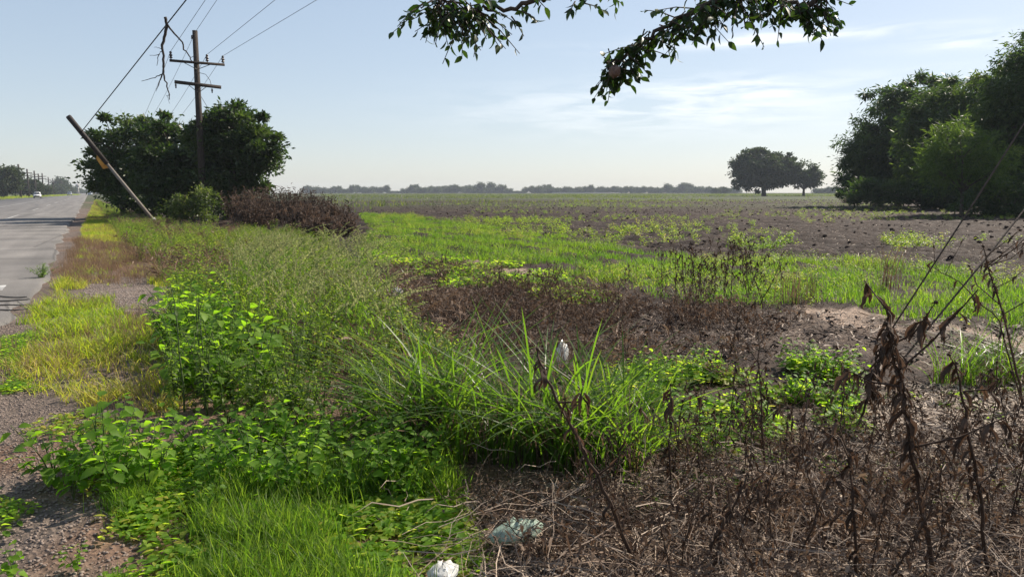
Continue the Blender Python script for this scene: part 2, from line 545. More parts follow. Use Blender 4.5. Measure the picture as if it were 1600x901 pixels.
def asphalt_mat():
    m, nt, out = new_mat('asphalt')
    L = nt.links.new
    geo = nt.nodes.new('ShaderNodeNewGeometry')
    # road frame: x along the carriageway
    mp = nt.nodes.new('ShaderNodeMapping'); mp.vector_type = 'POINT'; mp.inputs['Rotation'].default_value = (0, 0, -(PI / 2 + AZ)); L(geo.outputs['Position'], mp.inputs[0])
    st = nt.nodes.new('ShaderNodeMapping'); st.inputs['Scale'].default_value = (.04, 1.1, 1); L(mp.outputs[0], st.inputs[0])
    n1 = nt.nodes.new('ShaderNodeTexNoise'); n1.inputs['Scale'].default_value = 1.3; n1.inputs['Detail'].default_value = 5; L(st.outputs[0], n1.inputs['Vector'])
    n2 = nt.nodes.new('ShaderNodeTexNoise'); n2.inputs['Scale'].default_value = 60; n2.inputs['Detail'].default_value = 4; L(geo.outputs['Position'], n2.inputs['Vector'])
    n3 = nt.nodes.new('ShaderNodeTexNoise'); n3.inputs['Scale'].default_value = .5; n3.inputs['Detail'].default_value = 7; L(geo.outputs['Position'], n3.inputs['Vector'])
    r1 = ramp_node(nt, [(.10, .094, .09), (.165, .155, .148)], [.3, .7]); L(n1.outputs[0], r1.inputs[0])
    r2 = ramp_node(nt, [(.6, .6, .6), (1.25, 1.25, 1.25)], [.3, .7]); L(n2.outputs[0], r2.inputs[0])
    r3 = ramp_node(nt, [(.7, .7, .7), (1.1, 1.1, 1.1)], [.35, .65]); L(n3.outputs[0], r3.inputs[0])
    # tarred cracks
    vo = nt.nodes.new('ShaderNodeTexVoronoi'); vo.feature = 'DISTANCE_TO_EDGE'; vo.inputs['Scale'].default_value = .22
    ds = nt.nodes.new('ShaderNodeMixRGB'); ds.inputs[0].default_value = .12; L(mp.outputs[0], ds.inputs[1]); L(n3.outputs['Color'], ds.inputs[2])
    L(ds.outputs[0], vo.inputs['Vector'])
    r4 = ramp_node(nt, [(.55, .55, .55), (1, 1, 1)], [.002, .007]); L(vo.outputs['Distance'], r4.inputs[0])
    prev = r1
    for r in (r2, r3, r4):
        mm = nt.nodes.new('ShaderNodeMixRGB'); mm.blend_type = 'MULTIPLY'; mm.inputs[0].default_value = 1
        L(prev.outputs[0], mm.inputs[1]); L(r.outputs[0], mm.inputs[2]); prev = mm
    bs = nt.nodes.new('ShaderNodeBsdfPrincipled'); bs.inputs['Roughness'].default_value = .75; bs.inputs['Specular IOR Level'].default_value = .35
    L(prev.outputs[0], bs.inputs['Base Color'])
    b = nt.nodes.new('ShaderNodeBump'); b.inputs['Strength'].default_value = .5; b.inputs['Distance'].default_value = .008
    L(n2.outputs[0], b.inputs['Height']); L(b.outputs[0], bs.inputs['Normal'])
    L(bs.outputs[0], out.inputs[0])
    return m


# ------------------------------------------------------------------ ground, road
def build_ground():
    rings = [0.4]
    while rings[-1] < 1500:
        rings.append(rings[-1] * 1.0105 + .004)
    rings = np.array(rings)
    fine = np.arange(-R(43), R(43), .0034)
    coarse = np.arange(R(43), 2 * PI - R(43) - .02, .05)
    th = np.concatenate([fine, coarse])
    nt_, nr = len(th), len(rings)
    X = rings[:, None] * np.sin(th)[None]
    Y = rings[:, None] * np.cos(th)[None]
    x, y = X.ravel(), Y.ravel()
    z = height(x, y)
    V = np.stack([x, y, z], -1)
    V = np.concatenate([V, [[0, 0, 0]]])
    i = np.arange(nr - 1)[:, None] * nt_
    j = np.arange(nt_)[None]
    a = (i + j).ravel(); b = (i + (j + 1) % nt_).ravel()
    T = np.concatenate([np.stack([a, b + nt_, b], -1), np.stack([a, a + nt_, b + nt_], -1),
                        np.stack([np.full(nt_, nr * nt_), np.arange(nt_), (np.arange(nt_) + 1) % nt_], -1)])
    B = Batch()
    B.put((V, T, np.zeros(len(V)), np.zeros(len(T), int)))
    o = B.obj('ground', ground_mat(), smooth_=True)
    # soil of each patch of land
    x, y = V[:, 0], V[:, 1]
    s = road_s(x, y)
    r = np.hypot(x, y)
    px, py = project(np.stack([x, y, np.zeros_like(x)], -1))
    front = y > .5
    jx = (fbm(x, y, 1.2, 4, 70) - .5) * 120; jy = (fbm(x, y, 1.2, 4, 75) - .5) * 50
    k = np.clip((py - 300) / 250, .1, 1)
    field = np.array([.033, .021, .016])
    field2 = np.array([.055, .036, .027])
    dirt = np.array([.175, .115, .083])
    gravel = np.array([.175, .140, .118])
    pale = np.array([.36, .275, .215])
    n = fbm(x, y, 2.5, 4, 20)[:, None]
    c = field * (1 - n) + field2 * n
    w = smooth(-4.2, -1.5, s + (fbm(x, y, 1.5, 3, 22) - .5) * 3)[:, None]
    c = c * (1 - w) + dirt * w
    g = smooth(.45, .62, fbm(x, y, 1.1, 3, 25) + .25 * smooth(-1, 1.2, s))[:, None] * w
    c = c * (1 - g) + gravel * g
    for poly, col, amt in ((P_PATH, pale, .22), (P_TRACK, pale, 1.0), (P_PALE, pale, .9), (P_GRAVEL, gravel * 1.15, 1)):
        mk = (in_poly(px + jx * k, py + jy * k, poly) & front).astype(float)
        mk = (mk * amt * smooth(.3, .6, fbm(x, y, .5, 3, 30)))[:, None]
        c = c * (1 - mk) + col * mk
    # far land: stubble, crop and weed cover merge into broad patches
    far = smooth(45, 130, r)[:, None]
    gp = smooth(.46, .60, fbm(x * .35, y, 26, 4, 33))[:, None]
    grn = np.array([.060, .078, .030])
    c = c * (1 - far * gp * .8) + grn * far * gp * .8
    band = (smooth(110, 170, r) * (1 - smooth(700, 900, r)))[:, None]
    c = c * (1 - band * .6) + np.array([.07, .09, .04]) * band * .6
    # verge across the road
    v2 = smooth(ROAD1 + 2, ROAD1 + 5, s)[:, None]
    c = c * (1 - v2) + np.array([.085, .10, .03]) * v2
    ca = o.data.attributes.new('soil', 'FLOAT_COLOR', 'POINT')
    ca.data.foreach_set('color', np.concatenate([c, np.ones((len(c), 1))], 1).astype(np.float32).ravel())
    tag(o, kind='structure')
    return o


build_ground()


def strip(name, s0, s1, t0, t1, z, mat, thick=.06, dt=2.0, wob=0.0):
    ts = np.arange(t0, t1 + .01, dt)
    V, T = [], []
    for i, t in enumerate(ts):
        w0 = (float(fbm(np.array([t]), np.array([0.]), 1.1, 3, 90)[0]) - .5) * wob + .95 * (1 - float(smooth(8.6, 11.8, t)))
        for s, zz in ((s0 + w0 - thick * .8, z - thick), (s0 + w0, z), (s1, z), (s1 + thick, z - thick)):
            V.append(road_pt(t, s, zz))
        if i:
            a = 4 * (i - 1)
            for k in range(3):
                T += [(a + k, a + k + 1, a + k + 5), (a + k, a + k + 5, a + k + 4)]
    o = Batch().put(_pack(V, T, 0, 0)).obj(name, mat)
    return tag(o, kind='structure')


strip('road', ROAD0, ROAD1, -20, 1100, .03, asphalt_mat(), .08, .5, .5)
B = Batch()


def paint(s, t0, t1, w=.13):
    V = [road_pt(t0, s - w / 2, .034), road_pt(t0, s + w / 2, .034), road_pt(t1, s + w / 2, .034), road_pt(t1, s - w / 2, .034)]
    B.put(_pack(V, [(0, 2, 1), (0, 3, 2)], 0, 0))


for t in np.arange(-8, 300, 24.0):
    paint(4.35, t + 12, t + 21.5, .11)
paint(8.2, 60, 1000)
g = ground_at(2, 452)
paint(road_s(g[0], g[1]), road_t(g[0], g[1]) - .4, road_t(g[0], g[1]) + .35, .10)
tag(B.obj('road_markings', M['whiteline']), kind='structure')

# a pale bare strip far across the field
B = Batch()
pts = [ground_at(x, y) for x, y in ((862, 302.4), (1062, 301.6), (1062, 301.0), (870, 301.2))]
top = [p + np.array([0, 0, .9]) for p in pts]
V = [p for p in pts] + top
B.put(_pack(V, [(4, 5, 6), (4, 6, 7), (0, 1, 5), (0, 5, 4), (1, 2, 6), (1, 6, 5), (2, 3, 7), (2, 7, 6), (3, 0, 4), (3, 4, 7)], 0, 0))
tag(B.obj('sand_bank', noise_mat('pale_sand', [(.50, .42, .36), (.66, .57, .5)], .05, .9)), kind='structure')

# ------------------------------------------------------------------ plant templates
def t_tuft(seed, nb, h, spread, w, lean=.5, droop=.3, seg=4, m=0, dry=0.0, wild=.35):
    r = np.random.default_rng(seed)
    P = []
    for _ in range(nb):
        a = r.uniform(0, 2 * PI)
        d = np.array([math.cos(a), math.sin(a), 0])
        b0 = np.array([r.normal(0, spread), r.normal(0, spread), 0])
        hh = h * r.uniform(.5, 1.0)
        ln = lean * hh * r.uniform(.2, 1.3)
        dr = droop * r.uniform(0, 1.4)
        t = np.linspace(0, 1, seg + 1)
        path = b0 + d * (ln * t[:, None] ** 1.7) + np.array([0, 0, 1]) * (hh * (t - dr * t ** 2.5))[:, None]
        tw = a + PI / 2 + r.normal(0, wild * 2)
        side = np.array([math.cos(tw), math.sin(tw), r.normal(0, .15)])
        P.append(ribbon(path, w * r.uniform(.6, 1.2), side, r.uniform(0.05, .95) - .5 + dry, m))
    return tpl_join(P)


def t_low(seed, n, rad, L, W, h, m=0, detail=True):
    """low leafy ground plant: a patch of ovate leaves held near the ground"""
    r = np.random.default_rng(seed)
    P = []
    for _ in range(n):
        a = r.uniform(0, 2 * PI); rr = rad * math.sqrt(r.random())
        b0 = np.array([math.cos(a) * rr, math.sin(a) * rr, h * r.uniform(.3, 1) * (1 - .6 * (rr / rad) ** 2)])
        a2 = r.uniform(0, 2 * PI)
        d = np.array([math.cos(a2), math.sin(a2), r.uniform(-.2, .5)])
        s = r.uniform(.6, 1.15)
        P.append(leaf(b0, d, np.array([r.normal(0, .35), r.normal(0, .35), 1]), L * s, W * s, r.uniform(.05, .4), .15, r.uniform(-.45, .45), m, detail))
    return tpl_join(P)


def weed_parts(seed, h, nst, nl, L, W, bushy=.35, detail=True, narrow=False, bend=.12):
    """upright leafy weed: (stems, leaves)"""
    r = np.random.default_rng(seed)
    S, Lf = [], []
    for k in range(nst):
        a = r.uniform(0, 2 * PI)
        out = bushy * h * (r.uniform(.15, 1) if nst > 1 else .15)
        hh = h * (r.uniform(.65, 1.0) if k else 1.0)
        t = np.linspace(0, 1, 6)
        wob = np.cumsum(r.normal(0, .02 * h, (6, 2)), 0)
        path = np.zeros((6, 3))
        path[:, 0] = math.cos(a) * out * t ** 1.2 + wob[:, 0] * t
        path[:, 1] = math.sin(a) * out * t ** 1.2 + wob[:, 1] * t
        path[:, 2] = hh * (t - bend * t ** 3)
        S.append(tube(path, np.linspace(.0055, .002, 6) * (h / .6) ** .5, 4, r.uniform(-.2, .3), 0, False))
        for i in range(nl):
            tt = .12 + .88 * (i + r.random()) / nl
            f = tt * 5; i0 = min(4, int(f)); p = path[i0] + (path[i0 + 1] - path[i0]) * (f - i0)
            aa = i * 2.4 + r.normal(0, .4)
            el = r.uniform(-.15, .55) + (.4 if tt > .9 else 0)
            d = np.array([math.cos(aa), math.sin(aa), el])
            sz = (1.0 - .55 * abs(tt - .45)) * r.uniform(.65, 1.15)
            pet = L * .35 * sz * (0 if narrow else 1)
            b0 = p + unit(d) * pet
            if pet and detail:
                S.append(ribbon([p, p + unit(d) * pet * .5, b0], .004, unit(np.cross(d, [0, 0, 1])), 0, 0))
            Lf.append(leaf(b0, d - np.array([0, 0, .25]), np.array([r.normal(0, .3), r.normal(0, .3), 1]), L * sz, W * sz, r.uniform(.1, .5), .14, r.uniform(-.4, .4), 0, detail))
    return tpl_join(S), tpl_join(Lf)


def seedgrass_parts(seed, n, h, lean=(.35, .1)):
    """clump of tall grass with arching feathery seed plumes: (blades and stems, plumes)"""
    r = np.random.default_rng(seed)
    S, Pl = [], []
    for _ in range(n):
        b0 = np.array([r.normal(0, .09), r.normal(0, .09), 0])
        a = r.normal(0, .9)
        d = np.array([math.cos(a) * lean[0] * r.choice([1, 1, -.7]) + lean[1], math.sin(a) * lean[0], 0]) * r.uniform(.4, 1.8)
        hh = h * r.uniform(.7, 1.05)
        t = np.linspace(0, 1, 9)
        path = b0 + d * (hh * t[:, None] ** 2.2) * 1.1 + np.array([0, 0, 1]) * (hh * (t - .22 * t ** 4))[:, None]
        side = unit(np.cross(d, [0, 0, 1]) + r.normal(0, .3, 3))
        S.append(ribbon(path[:8], .006, side, r.uniform(-.3, .3), 0))
        top = path[5:]
        for i in range(60):
            f = (i + r.random()) / 60 * 3; i0 = min(2, int(f)); p = top[i0] + (top[i0 + 1] - top[i0]) * (f - i0)
            dirv = unit(top[i0 + 1] - top[i0])
            hv = unit(dirv * .9 + r.normal(0, .40, 3) + np.array([.05, 0, -.3]))
            ln = r.uniform(.02, .045) * (1.1 - f / 4.5)
            Pl.append(ribbon([p, p + hv * ln * .6, p + hv * ln + np.array([0, 0, -.012])], .010, unit(np.cross(hv, r.normal(0, 1, 3))), r.uniform(-.45, .45), 0, [1, .9]))
        for _ in range(3):                       # leaf blades along the culm
            f = r.uniform(.5, 4.5); i0 = int(f); p = path[i0] + (path[i0 + 1] - path[i0]) * (f - i0)
            aa = r.uniform(0, 2 * PI); dd = np.array([math.cos(aa), math.sin(aa), 0])
            L = r.uniform(.22, .45)
            tt = np.linspace(0, 1, 5)
            pa = p + dd * (L * .7 * tt[:, None] ** 1.2) + np.array([0, 0, 1]) * (L * (.8 * tt - .75 * tt ** 2.2))[:, None]
            S.append(ribbon(pa, .011, np.array([-dd[1], dd[0], .1]), r.uniform(-.2, .5), 0))
    return tpl_join(S), tpl_join(Pl)


def dead_leaf(p, L, W, r):
    """a withered leaf hanging from its stalk, curled into a narrow crumpled shape"""
    aa = r.uniform(0, 2 * PI)
    d = np.array([math.cos(aa) * .25, math.sin(aa) * .25, -1])
    t = np.linspace(0, 1, 6)
    path = p + np.array([math.cos(aa), math.sin(aa), 0]) * (L * .35 * np.sin(t * PI * .8))[:, None] + d * (L * t ** 1.15)[:, None]
    path += r.normal(0, W * .14, (6, 3))
    s1 = unit(np.array([-math.sin(aa), math.cos(aa), r.normal(0, .3)]))
    s2 = unit(np.array([math.cos(aa), math.sin(aa), .3]) + s1 * r.normal(0, .6))
    c = r.uniform(-.4, .4)
    return tpl_join([ribbon(path, W, s1, c, 0, [.25, .9, 1, .8, .5]), ribbon(path + r.normal(0, W * .15, 3), W * .8, s2, c + .1, 0, [.2, .7, 1, .9, .4])])


def dead_parts(seed, h, lean=(0, 0), nbr=6, nleaf=10, heads=5, thick=.007, leafL=.09, path=None):
    """dead stalk: (stems, withered leaves, seed heads)"""
    r = np.random.default_rng(seed)
    S, Lf, H = [], [], []
    if path is None:
        t = np.linspace(0, 1, 8)
        wob = np.cumsum(r.normal(0, .018 * h, (8, 2)), 0)
        path = np.stack([lean[0] * h * t ** 1.3 + wob[:, 0], lean[1] * h * t ** 1.3 + wob[:, 1], h * t], -1)
    path = np.asarray(path, float)
    n = len(path)
    S.append(tube(path, np.linspace(thick, thick * .4, n), 5, r.uniform(-.2, .2), 0))
    ends = [path[-1]]

    def along(f):
        f = f * (n - 1); i0 = min(n - 2, int(f)); return path[i0] + (path[i0 + 1] - path[i0]) * (f - i0)
    pts = [along(r.uniform(.25, 1)) for _ in range(nleaf)]
    for _ in range(nbr):
        p = along(r.uniform(.3, .95)); aa = r.uniform(0, 2 * PI); L = h * r.uniform(.15, .4)
        d = np.array([math.cos(aa) * .75, math.sin(aa) * .75, r.uniform(.2, .9)])
        br = [p, p + d * L * .5 + r.normal(0, .02, 3), p + d * L + np.array([0, 0, L * r.uniform(-.1, .25)])]
        S.append(tube(br, [thick * .45, thick * .35, thick * .2], 4, r.uniform(-.2, .3), 0, False))
        ends.append(br[-1])
        pts += [br[1] + (br[2] - br[1]) * r.random() for _ in range(max(1, nleaf // 8))]
    for p in pts:
        L = leafL * r.uniform(.5, 1.3)
        Lf.append(dead_leaf(p, L, L * r.uniform(.16, .34), r))
    for e in ends[:heads]:
        H.append(blob(e, r.uniform(.006, .012), int(r.integers(1e6)), 0, r.uniform(-.3, .1), .35))
        for _ in range(7):                      # dry bracts round the head
            v = unit(r.normal(0, 1, 3)); H.append(ribbon([e, e + v * .014, e + v * r.uniform(.02, .034)], .006, unit(np.cross(v, r.normal(0, 1, 3))), .1, 0))
    return tpl_join(S), (tpl_join(Lf) if Lf else None), (tpl_join(H) if H else None)


def shift(t, d):
    v, f, c, m = t
    return v, f, c + d, m

# ------------------------------------------------------------------ stuff: covers nobody could count
def U(n, seed):
    return np.random.default_rng(500 + seed).random(n)


def cover(name, tpls, n, poly, mats, smin, smax, seed, jit=12, tint=.5, spread=.5, dens=None, tilt=0.0):
    p = with_height(scatter(n, poly, jit, seed, dens))
    patch = fbm(p[:, 0], p[:, 1], 1.6, 3, 200 + seed) - .5
    t = tint + patch * spread + (U(len(p), seed) - .5) * .25
    s = smin + (smax - smin) * U(len(p), seed + 1) * (.75 + .5 * fbm(p[:, 0], p[:, 1], .9, 3, 300 + seed))
    o = Batch().many(tpls, p, s, t, seed=seed, tilt=tilt).obj(name, mats)
    return tag(o, kind='stuff')


P_VERGE = [(150, 312), (166, 320), (178, 345), (215, 400), (262, 440), (275, 520), (268, 660), (170, 650), (85, 628), (30, 600), (-20, 560), (10, 545), (58, 535), (40, 500), (60, 470), (95, 440), (118, 400), (136, 345)]
P_DRYV = [(120, 372), (200, 385), (258, 425), (225, 445), (120, 445), (85, 425)]
P_BELT = [(262, 650), (420, 690), (640, 720), (760, 705), (740, 600), (640, 520), (560, 440), (520, 390), (460, 368), (300, 360), (210, 342), (170, 324), (150, 314), (163, 335), (190, 380), (225, 412), (272, 455), (276, 500), (262, 560)]
P_FRONTGRASS = [(330, 770), (560, 745), (700, 745), (715, 800), (700, 905), (690, 990), (300, 990), (310, 880)]
P_BAND = [(560, 335), (640, 338), (720, 352), (860, 372), (1000, 392), (1120, 406), (1300, 412), (1420, 414), (1560, 440), (2000, 480), (2000, 545), (1480, 500), (1260, 486), (1080, 468), (960, 448), (840, 420), (720, 410), (600, 408), (560, 392), (585, 360)]
P_DEADMID = [(600, 425), (720, 420), (860, 445), (1000, 470), (1180, 492), (1260, 500), (1180, 545), (1120, 600), (960, 610), (840, 600), (700, 540), (610, 470)]
P_LEAFPATCH = [(930, 590), (1060, 578), (1200, 565), (1320, 570), (1345, 620), (1320, 680), (1200, 700), (1080, 720), (1000, 720), (960, 660)]
P_TANGLE = [(740, 770), (1000, 750), (1040, 720), (1200, 705), (1420, 690), (1950, 690), (2250, 1010), (800, 1010), (720, 900)]
P_SOILR = [(1000, 745), (1080, 715), (1340, 640), (1400, 610), (1950, 590), (2250, 720), (2250, 1000), (760, 1000), (740, 770)]
P_FIELD = [(560, 330), (700, 318), (1000, 312), (1330, 312), (1420, 330), (2200, 360), (2200, 560), (1480, 440), (1120, 405), (800, 365)]
P_DIRT = [(-40, 500), (40, 500), (55, 540), (20, 560), (90, 640), (240, 660), (330, 780), (310, 900), (300, 990), (-150, 990), (-60, 640)]

# yellow-green verge
g1 = [t_tuft(20 + i, 13, .17, .05, .0085, .8, .3) for i in range(6)]
g2 = [t_tuft(30 + i, 9, .30, .05, .005, .45, .3) for i in range(6)]
clear = lambda x, y: 1 - .95 * in_poly(*project(np.stack([x, y, x * 0], -1)), P_GRAVEL) - .5 * (fbm(x, y, .55, 3, 401) < .45)
cover('verge_grass', g1, 13000, P_VERGE, M['yellow'], .5, 1.25, 1, 10, .36, 1.2, lambda x, y: clear(x, y) * np.where(in_poly(*project(np.stack([x, y, x * 0], -1)), P_DRYV), .12, 1) * np.where(fbm(x, y, .8, 3, 440) > .42, 1, .35))
cover('dry_verge_grass', g2, 3000, P_VERGE, M['dry'], .5, 1.1, 2, 10, .6, .8, lambda x, y: (fbm(x, y, 1.3, 3, 402) > .5) * clear(x, y))
cover('reddish_dry_grass', g2, 1500, P_DRYV, M['dry'], .5, .9, 3, 14, .55, .6, lambda x, y: .2 + .8 * (fbm(x, y, .8, 3, 441) > .45))
# low sprigs on the bare shoulder
lowT = [t_low(40 + i, 16, .10, .045, .026, .06) for i in range(5)]
cover('shoulder_ground_cover', lowT, 420, P_DIRT, M['broad'], .4, 1.1, 4, 10, .5, .8, lambda x, y: fbm(x, y, .7, 3, 403) > .56)
# understorey of the weed belt
wl = [tpl_join(weed_parts(60 + i, .60, 5, 15, .078, .034, .45, False, False)[::-1]) for i in range(6)]
cover('weed_undergrowth', wl, 2300, P_BELT, M['weed'], .30, 1.0, 5, 12, .38, .9, lambda x, y: np.where(np.hypot(x, y) < 14, 1, .45) * np.where(fbm(x, y, 1.7, 3, 431) > .44, 1, .3))
# short grass in front
g3 = [t_tuft(70 + i, 14, .17, .04, .0042, .5, .3) for i in range(6)]
cover('short_grass', g3, 1700, P_FRONTGRASS, M['lime'], .5, 1.5, 6, 14, .35, .9, lambda x, y: fbm(x, y, .35, 3, 420) > .45)
cover('sparse_short_grass', g3, 420, [(170, 800), (330, 760), (320, 990), (120, 990)], M['lime'], .4, .9, 29, 10, .3, .8, lambda x, y: fbm(x, y, .4, 3, 421) > .5)
cover('clover_patch', lowT, 1100, [(300, 700), (700, 740), (730, 900), (560, 980), (300, 900), (200, 800)], M['broad'], .6, 1.5, 7, 10, .38, .6, lambda x, y: fbm(x, y, .5, 3, 404) > .42)
# lime grass band across the field
g4 = [t_tuft(80 + i, 11, .23, .08, .011, .6, .3) for i in range(6)]
cover('field_grass', g4, 8600, P_BAND, M['lime'], .45, 1.15, 8, 16, .36, 1.0, lambda x, y: .10 + .90 * (fbm(x, y, 1.1, 4, 405) > .45))
wf = [weed_parts(90 + i, .40, 3, 9, .07, .03, .5, False, False)[1] for i in range(5)]
cover('field_weeds', wf, 2300, P_BAND, M['weed'], .35, .95, 9, 18, .4, 1.0, lambda x, y: fbm(x, y, 1.4, 3, 406) > .46)
cover('low_leafy_weeds', [t_low(100 + i, 12, .15, .06, .045, .14) for i in range(5)], 650, P_LEAFPATCH, M['broad'], .6, 1.2, 10, 8, .40, .6, lambda x, y: fbm(x, y, .7, 3, 407) > .47)
cover('field_edge_weeds', [t_low(100 + i, 14, .16, .075, .06, .13) for i in range(5)], 800, [(560, 390), (720, 410), (860, 432), (1000, 470), (900, 480), (740, 450), (600, 460)], M['broad'], .6, 1.3, 11, 10, .38, .6, lambda x, y: fbm(x, y, .9, 3, 408) > .52)
# weeds over the ploughed land
ff = [weed_parts(110 + i, .32, 3, 8, .10, .05, .8, False, False)[1] for i in range(4)]
cover('ploughed_field_weeds', ff, 1500, P_FIELD, M['weed'], .5, 1.1, 12, 6, .40, .7, lambda x, y: np.clip(35 / np.hypot(x, y), .12, 1) ** 1.3 * (fbm(x * .6, y, 5.5, 4, 409) > .60))
for k_, (poly_, n_) in enumerate((([(690, 350), (780, 344), (880, 350), (900, 370), (760, 374)], 330), ([(1180, 338), (1300, 322), (1400, 316), (1440, 333), (1290, 354)], 260),
                                  ([(1370, 376), (1470, 372), (1490, 388), (1400, 394)], 90), ([(950, 357), (1090, 350), (1100, 366), (980, 374)], 90), ([(860, 318), (960, 312), (1160, 314), (1040, 326), (880, 328)], 420), ([(1150, 374), (1240, 378), (1220, 394), (1120, 388)], 80))):
    cover('green_weed_patch', ff, n_, poly_, M['weed'], .5, 1.15, 50 + k_, 14, .5, .8, lambda x, y: .15 + .85 * (fbm(x, y, 1.6, 3, 443) > .45))
fg = [t_tuft(120 + i, 8, .55, .5, .09, .5, .2, 3) for i in range(4)]
cover('distant_field_grass', fg, 9000, [(500, 303.2), (1330, 302.6), (1330, 309), (1150, 314), (700, 320), (540, 332)], M['olive'], .6, 1.4, 13, 1, .8, .9, lambda x, y: fbm(x * .4, y, 30, 3, 410) > .40)
cover('far_verge_grass', [t_tuft(126 + i, 8, .45, .3, .05, .5, .2, 3) for i in range(3)], 1200, [(-60, 310), (120, 303.5), (128, 304.4), (-60, 316)], M['yellow'], .7, 1.4, 14, 1, .3, .9)
# dead plants: fine dry growth of the middle and the near tangle
r_ = np.random.default_rng(3)


def t_deadfine(seed, h, n=15, nl=3):
    r = np.random.default_rng(seed)
    P = []
    for _ in range(n):
        b0 = np.array([r.normal(0, .10), r.normal(0, .10), 0])
        lean = r.normal(0, .75, 2)
        t = np.linspace(0, 1, 5); hh = h * r.uniform(.4, 1)
        path = b0 + np.stack([lean[0] * hh * t ** 1.4, lean[1] * hh * t ** 1.4, hh * (t - .25 * t ** 3)], -1) + r.normal(0, .012, (5, 3))
        P.append(ribbon(path, .007, unit(r.normal(0, 1, 3)), r.uniform(-.45, .5), 1))
        for _ in range(nl):
            i = r.integers(1, 4); p = path[i] + (path[i + 1] - path[i]) * r.random()
            v = unit(r.normal(0, 1, 3)); L = r.uniform(.03, .09)
            P.append(ribbon([p, p + v * L * .5, p + v * L + np.array([0, 0, -.02])], .016 * r.uniform(.4, 1.3), unit(np.cross(v, r.normal(0, 1, 3))), r.uniform(-.4, .4), 0, [.7, 1]))
    return tpl_join(P)


df = [t_deadfine(130 + i, .42) for i in range(6)]
cover('dead_weed_growth', df, 380, P_DEADMID, [M['dead'], M['deadstem']], .5, 1.15, 15, 10, .45, .9, lambda x, y: fbm(x, y, 1.2, 3, 411) > .40)
cover('dry_growth_in_the_weeds', df, 420, P_BELT, [M['dead'], M['dry']], .8, 1.7, 26, 10, .6, .9, lambda x, y: fbm(x, y, 1.7, 3, 431) < .47)
cover('belt_dry_grass', g2, 900, P_BELT, M['dry'], .9, 1.7, 27, 10, .5, .9, lambda x, y: fbm(x, y, 1.5, 3, 432) > .52)
cover('dead_weed_tangle', df, 270, P_TANGLE, [M['dead'], M['deadstem']], .3, .85, 16, 10, .55, .9, lambda x, y: (.35 + .65 * (fbm(x, y, .8, 3, 412) > .47)) * smooth(6.5, 4.2, np.hypot(x, y)) + .08)


def t_straw(seed, n, L, spread):
    r = np.random.default_rng(seed)
    P = []
    for _ in range(n):
        a = r.uniform(0, 2 * PI); l = L * r.uniform(.3, 1.2)
        d = np.array([math.cos(a), math.sin(a), r.normal(0, .22)])
        c = np.array([r.normal(0, spread), r.normal(0, spread), r.uniform(.004, .03)])
        q = np.array([r.normal(0, .12), r.normal(0, .12), r.uniform(-.02, .12)]) * l
        P.append(ribbon([c - d * l / 2, c + q, c + d * l / 2], l * r.uniform(.05, .13), unit(np.cross(d, [r.normal(0, .5), r.normal(0, .5), 1])), r.uniform(-.5, .5), 0, [.8, 1]))
    return tpl_join(P)


st = [t_straw(150 + i, 9, .11, .12) for i in range(6)]
cover('straw_litter', st, 6200, P_SOILR, M['straw'], .4, 1.15, 17, 8, .52, 1.0)
st2 = [t_straw(160 + i, 5, .22, .35) for i in range(6)]
def t_stems(seed, n, L):
    r = np.random.default_rng(seed)
    P = []
    for _ in range(n):
        a = r.uniform(0, 2 * PI); l = L * r.uniform(.35, 1.2); el_ = r.normal(.12, .22)
        d = np.array([math.cos(a), math.sin(a), el_])
        c = np.array([r.normal(0, .2), r.normal(0, .2), r.uniform(.02, .16)])
        t = np.linspace(-.5, .5, 5)[:, None]
        path = c + d * l * t + r.normal(0, .03 * l, (5, 3)); path[:, 2] = np.abs(path[:, 2])
        P.append(ribbon(path, r.uniform(.002, .0045), unit(np.cross(d, [r.normal(0, 1), r.normal(0, 1), 1])), r.uniform(-.5, .5), 0, [1, 1, 1, .9]))
    return tpl_join(P)


cover('dry_stem_litter', [t_stems(155 + i, 12, .42) for i in range(6)], 380, P_TANGLE, M['straw'], .6, 1.2, 28, 8, .35, .8)
flake = [tpl_join([ribbon([np.array([-.03, 0, .004]), np.array([-.01, .004, .022]), np.array([.012, -.003, .02]), np.array([.032, 0, .006])], .026, unit(np.array([.2 * k, 1, .3 * (k - 1)])), .1 * (k - 1), 0, [.5, 1, .8])]) for k in range(3)]
cover('fallen_dead_leaves', flake, 6200, P_SOILR, M['dead'], .5, 1.5, 30, 8, .55, 1.0)
cover('green_sprigs_in_the_tangle', lowT, 260, P_SOILR, M['broad'], .4, 1.0, 31, 8, .42, .8, lambda x, y: fbm(x, y, .8, 3, 442) > .52)
cover('field_straw', st2, 11000, P_FIELD, M['straw'], .4, 1.0, 18, 5, .5, .7, lambda x, y: np.clip(25 / np.hypot(x, y), .1, 1))
cover('middle_straw', st, 1500, P_DEADMID + [], M['straw'], .6, 1.4, 19, 8, .35, .6)
cover('path_straw', st2, 500, P_PATH, M['straw'], .4, 1.0, 20, 8, .45, .6)
stones = [blob((0, 0, .002), (.006, .005, .0035), 170 + i, 0, 0, .3) for i in range(6)]
M['stone'] = plant_mat('stone', [(.15, .115, .095), (.24, .195, .17), (.38, .33, .30)], trans=0, rough=.85, spec=.2)
cover('gravel', stones, 9000, P_DIRT, M['stone'], .35, 1.7, 21, 8, .45, .5)
cover('verge_gravel', stones, 5000, P_GRAVEL, M['stone'], .5, 1.9, 22, 8, .6, .5)
clods = [blob((0, 0, .01), (.05, .045, .03), 180 + i, 0, 0, .35) for i in range(6)]
M['clod'] = plant_mat('soil_clod', [(.030, .020, .017), (.048, .034, .028), (.075, .055, .045)], trans=0, rough=.95, spec=.1)
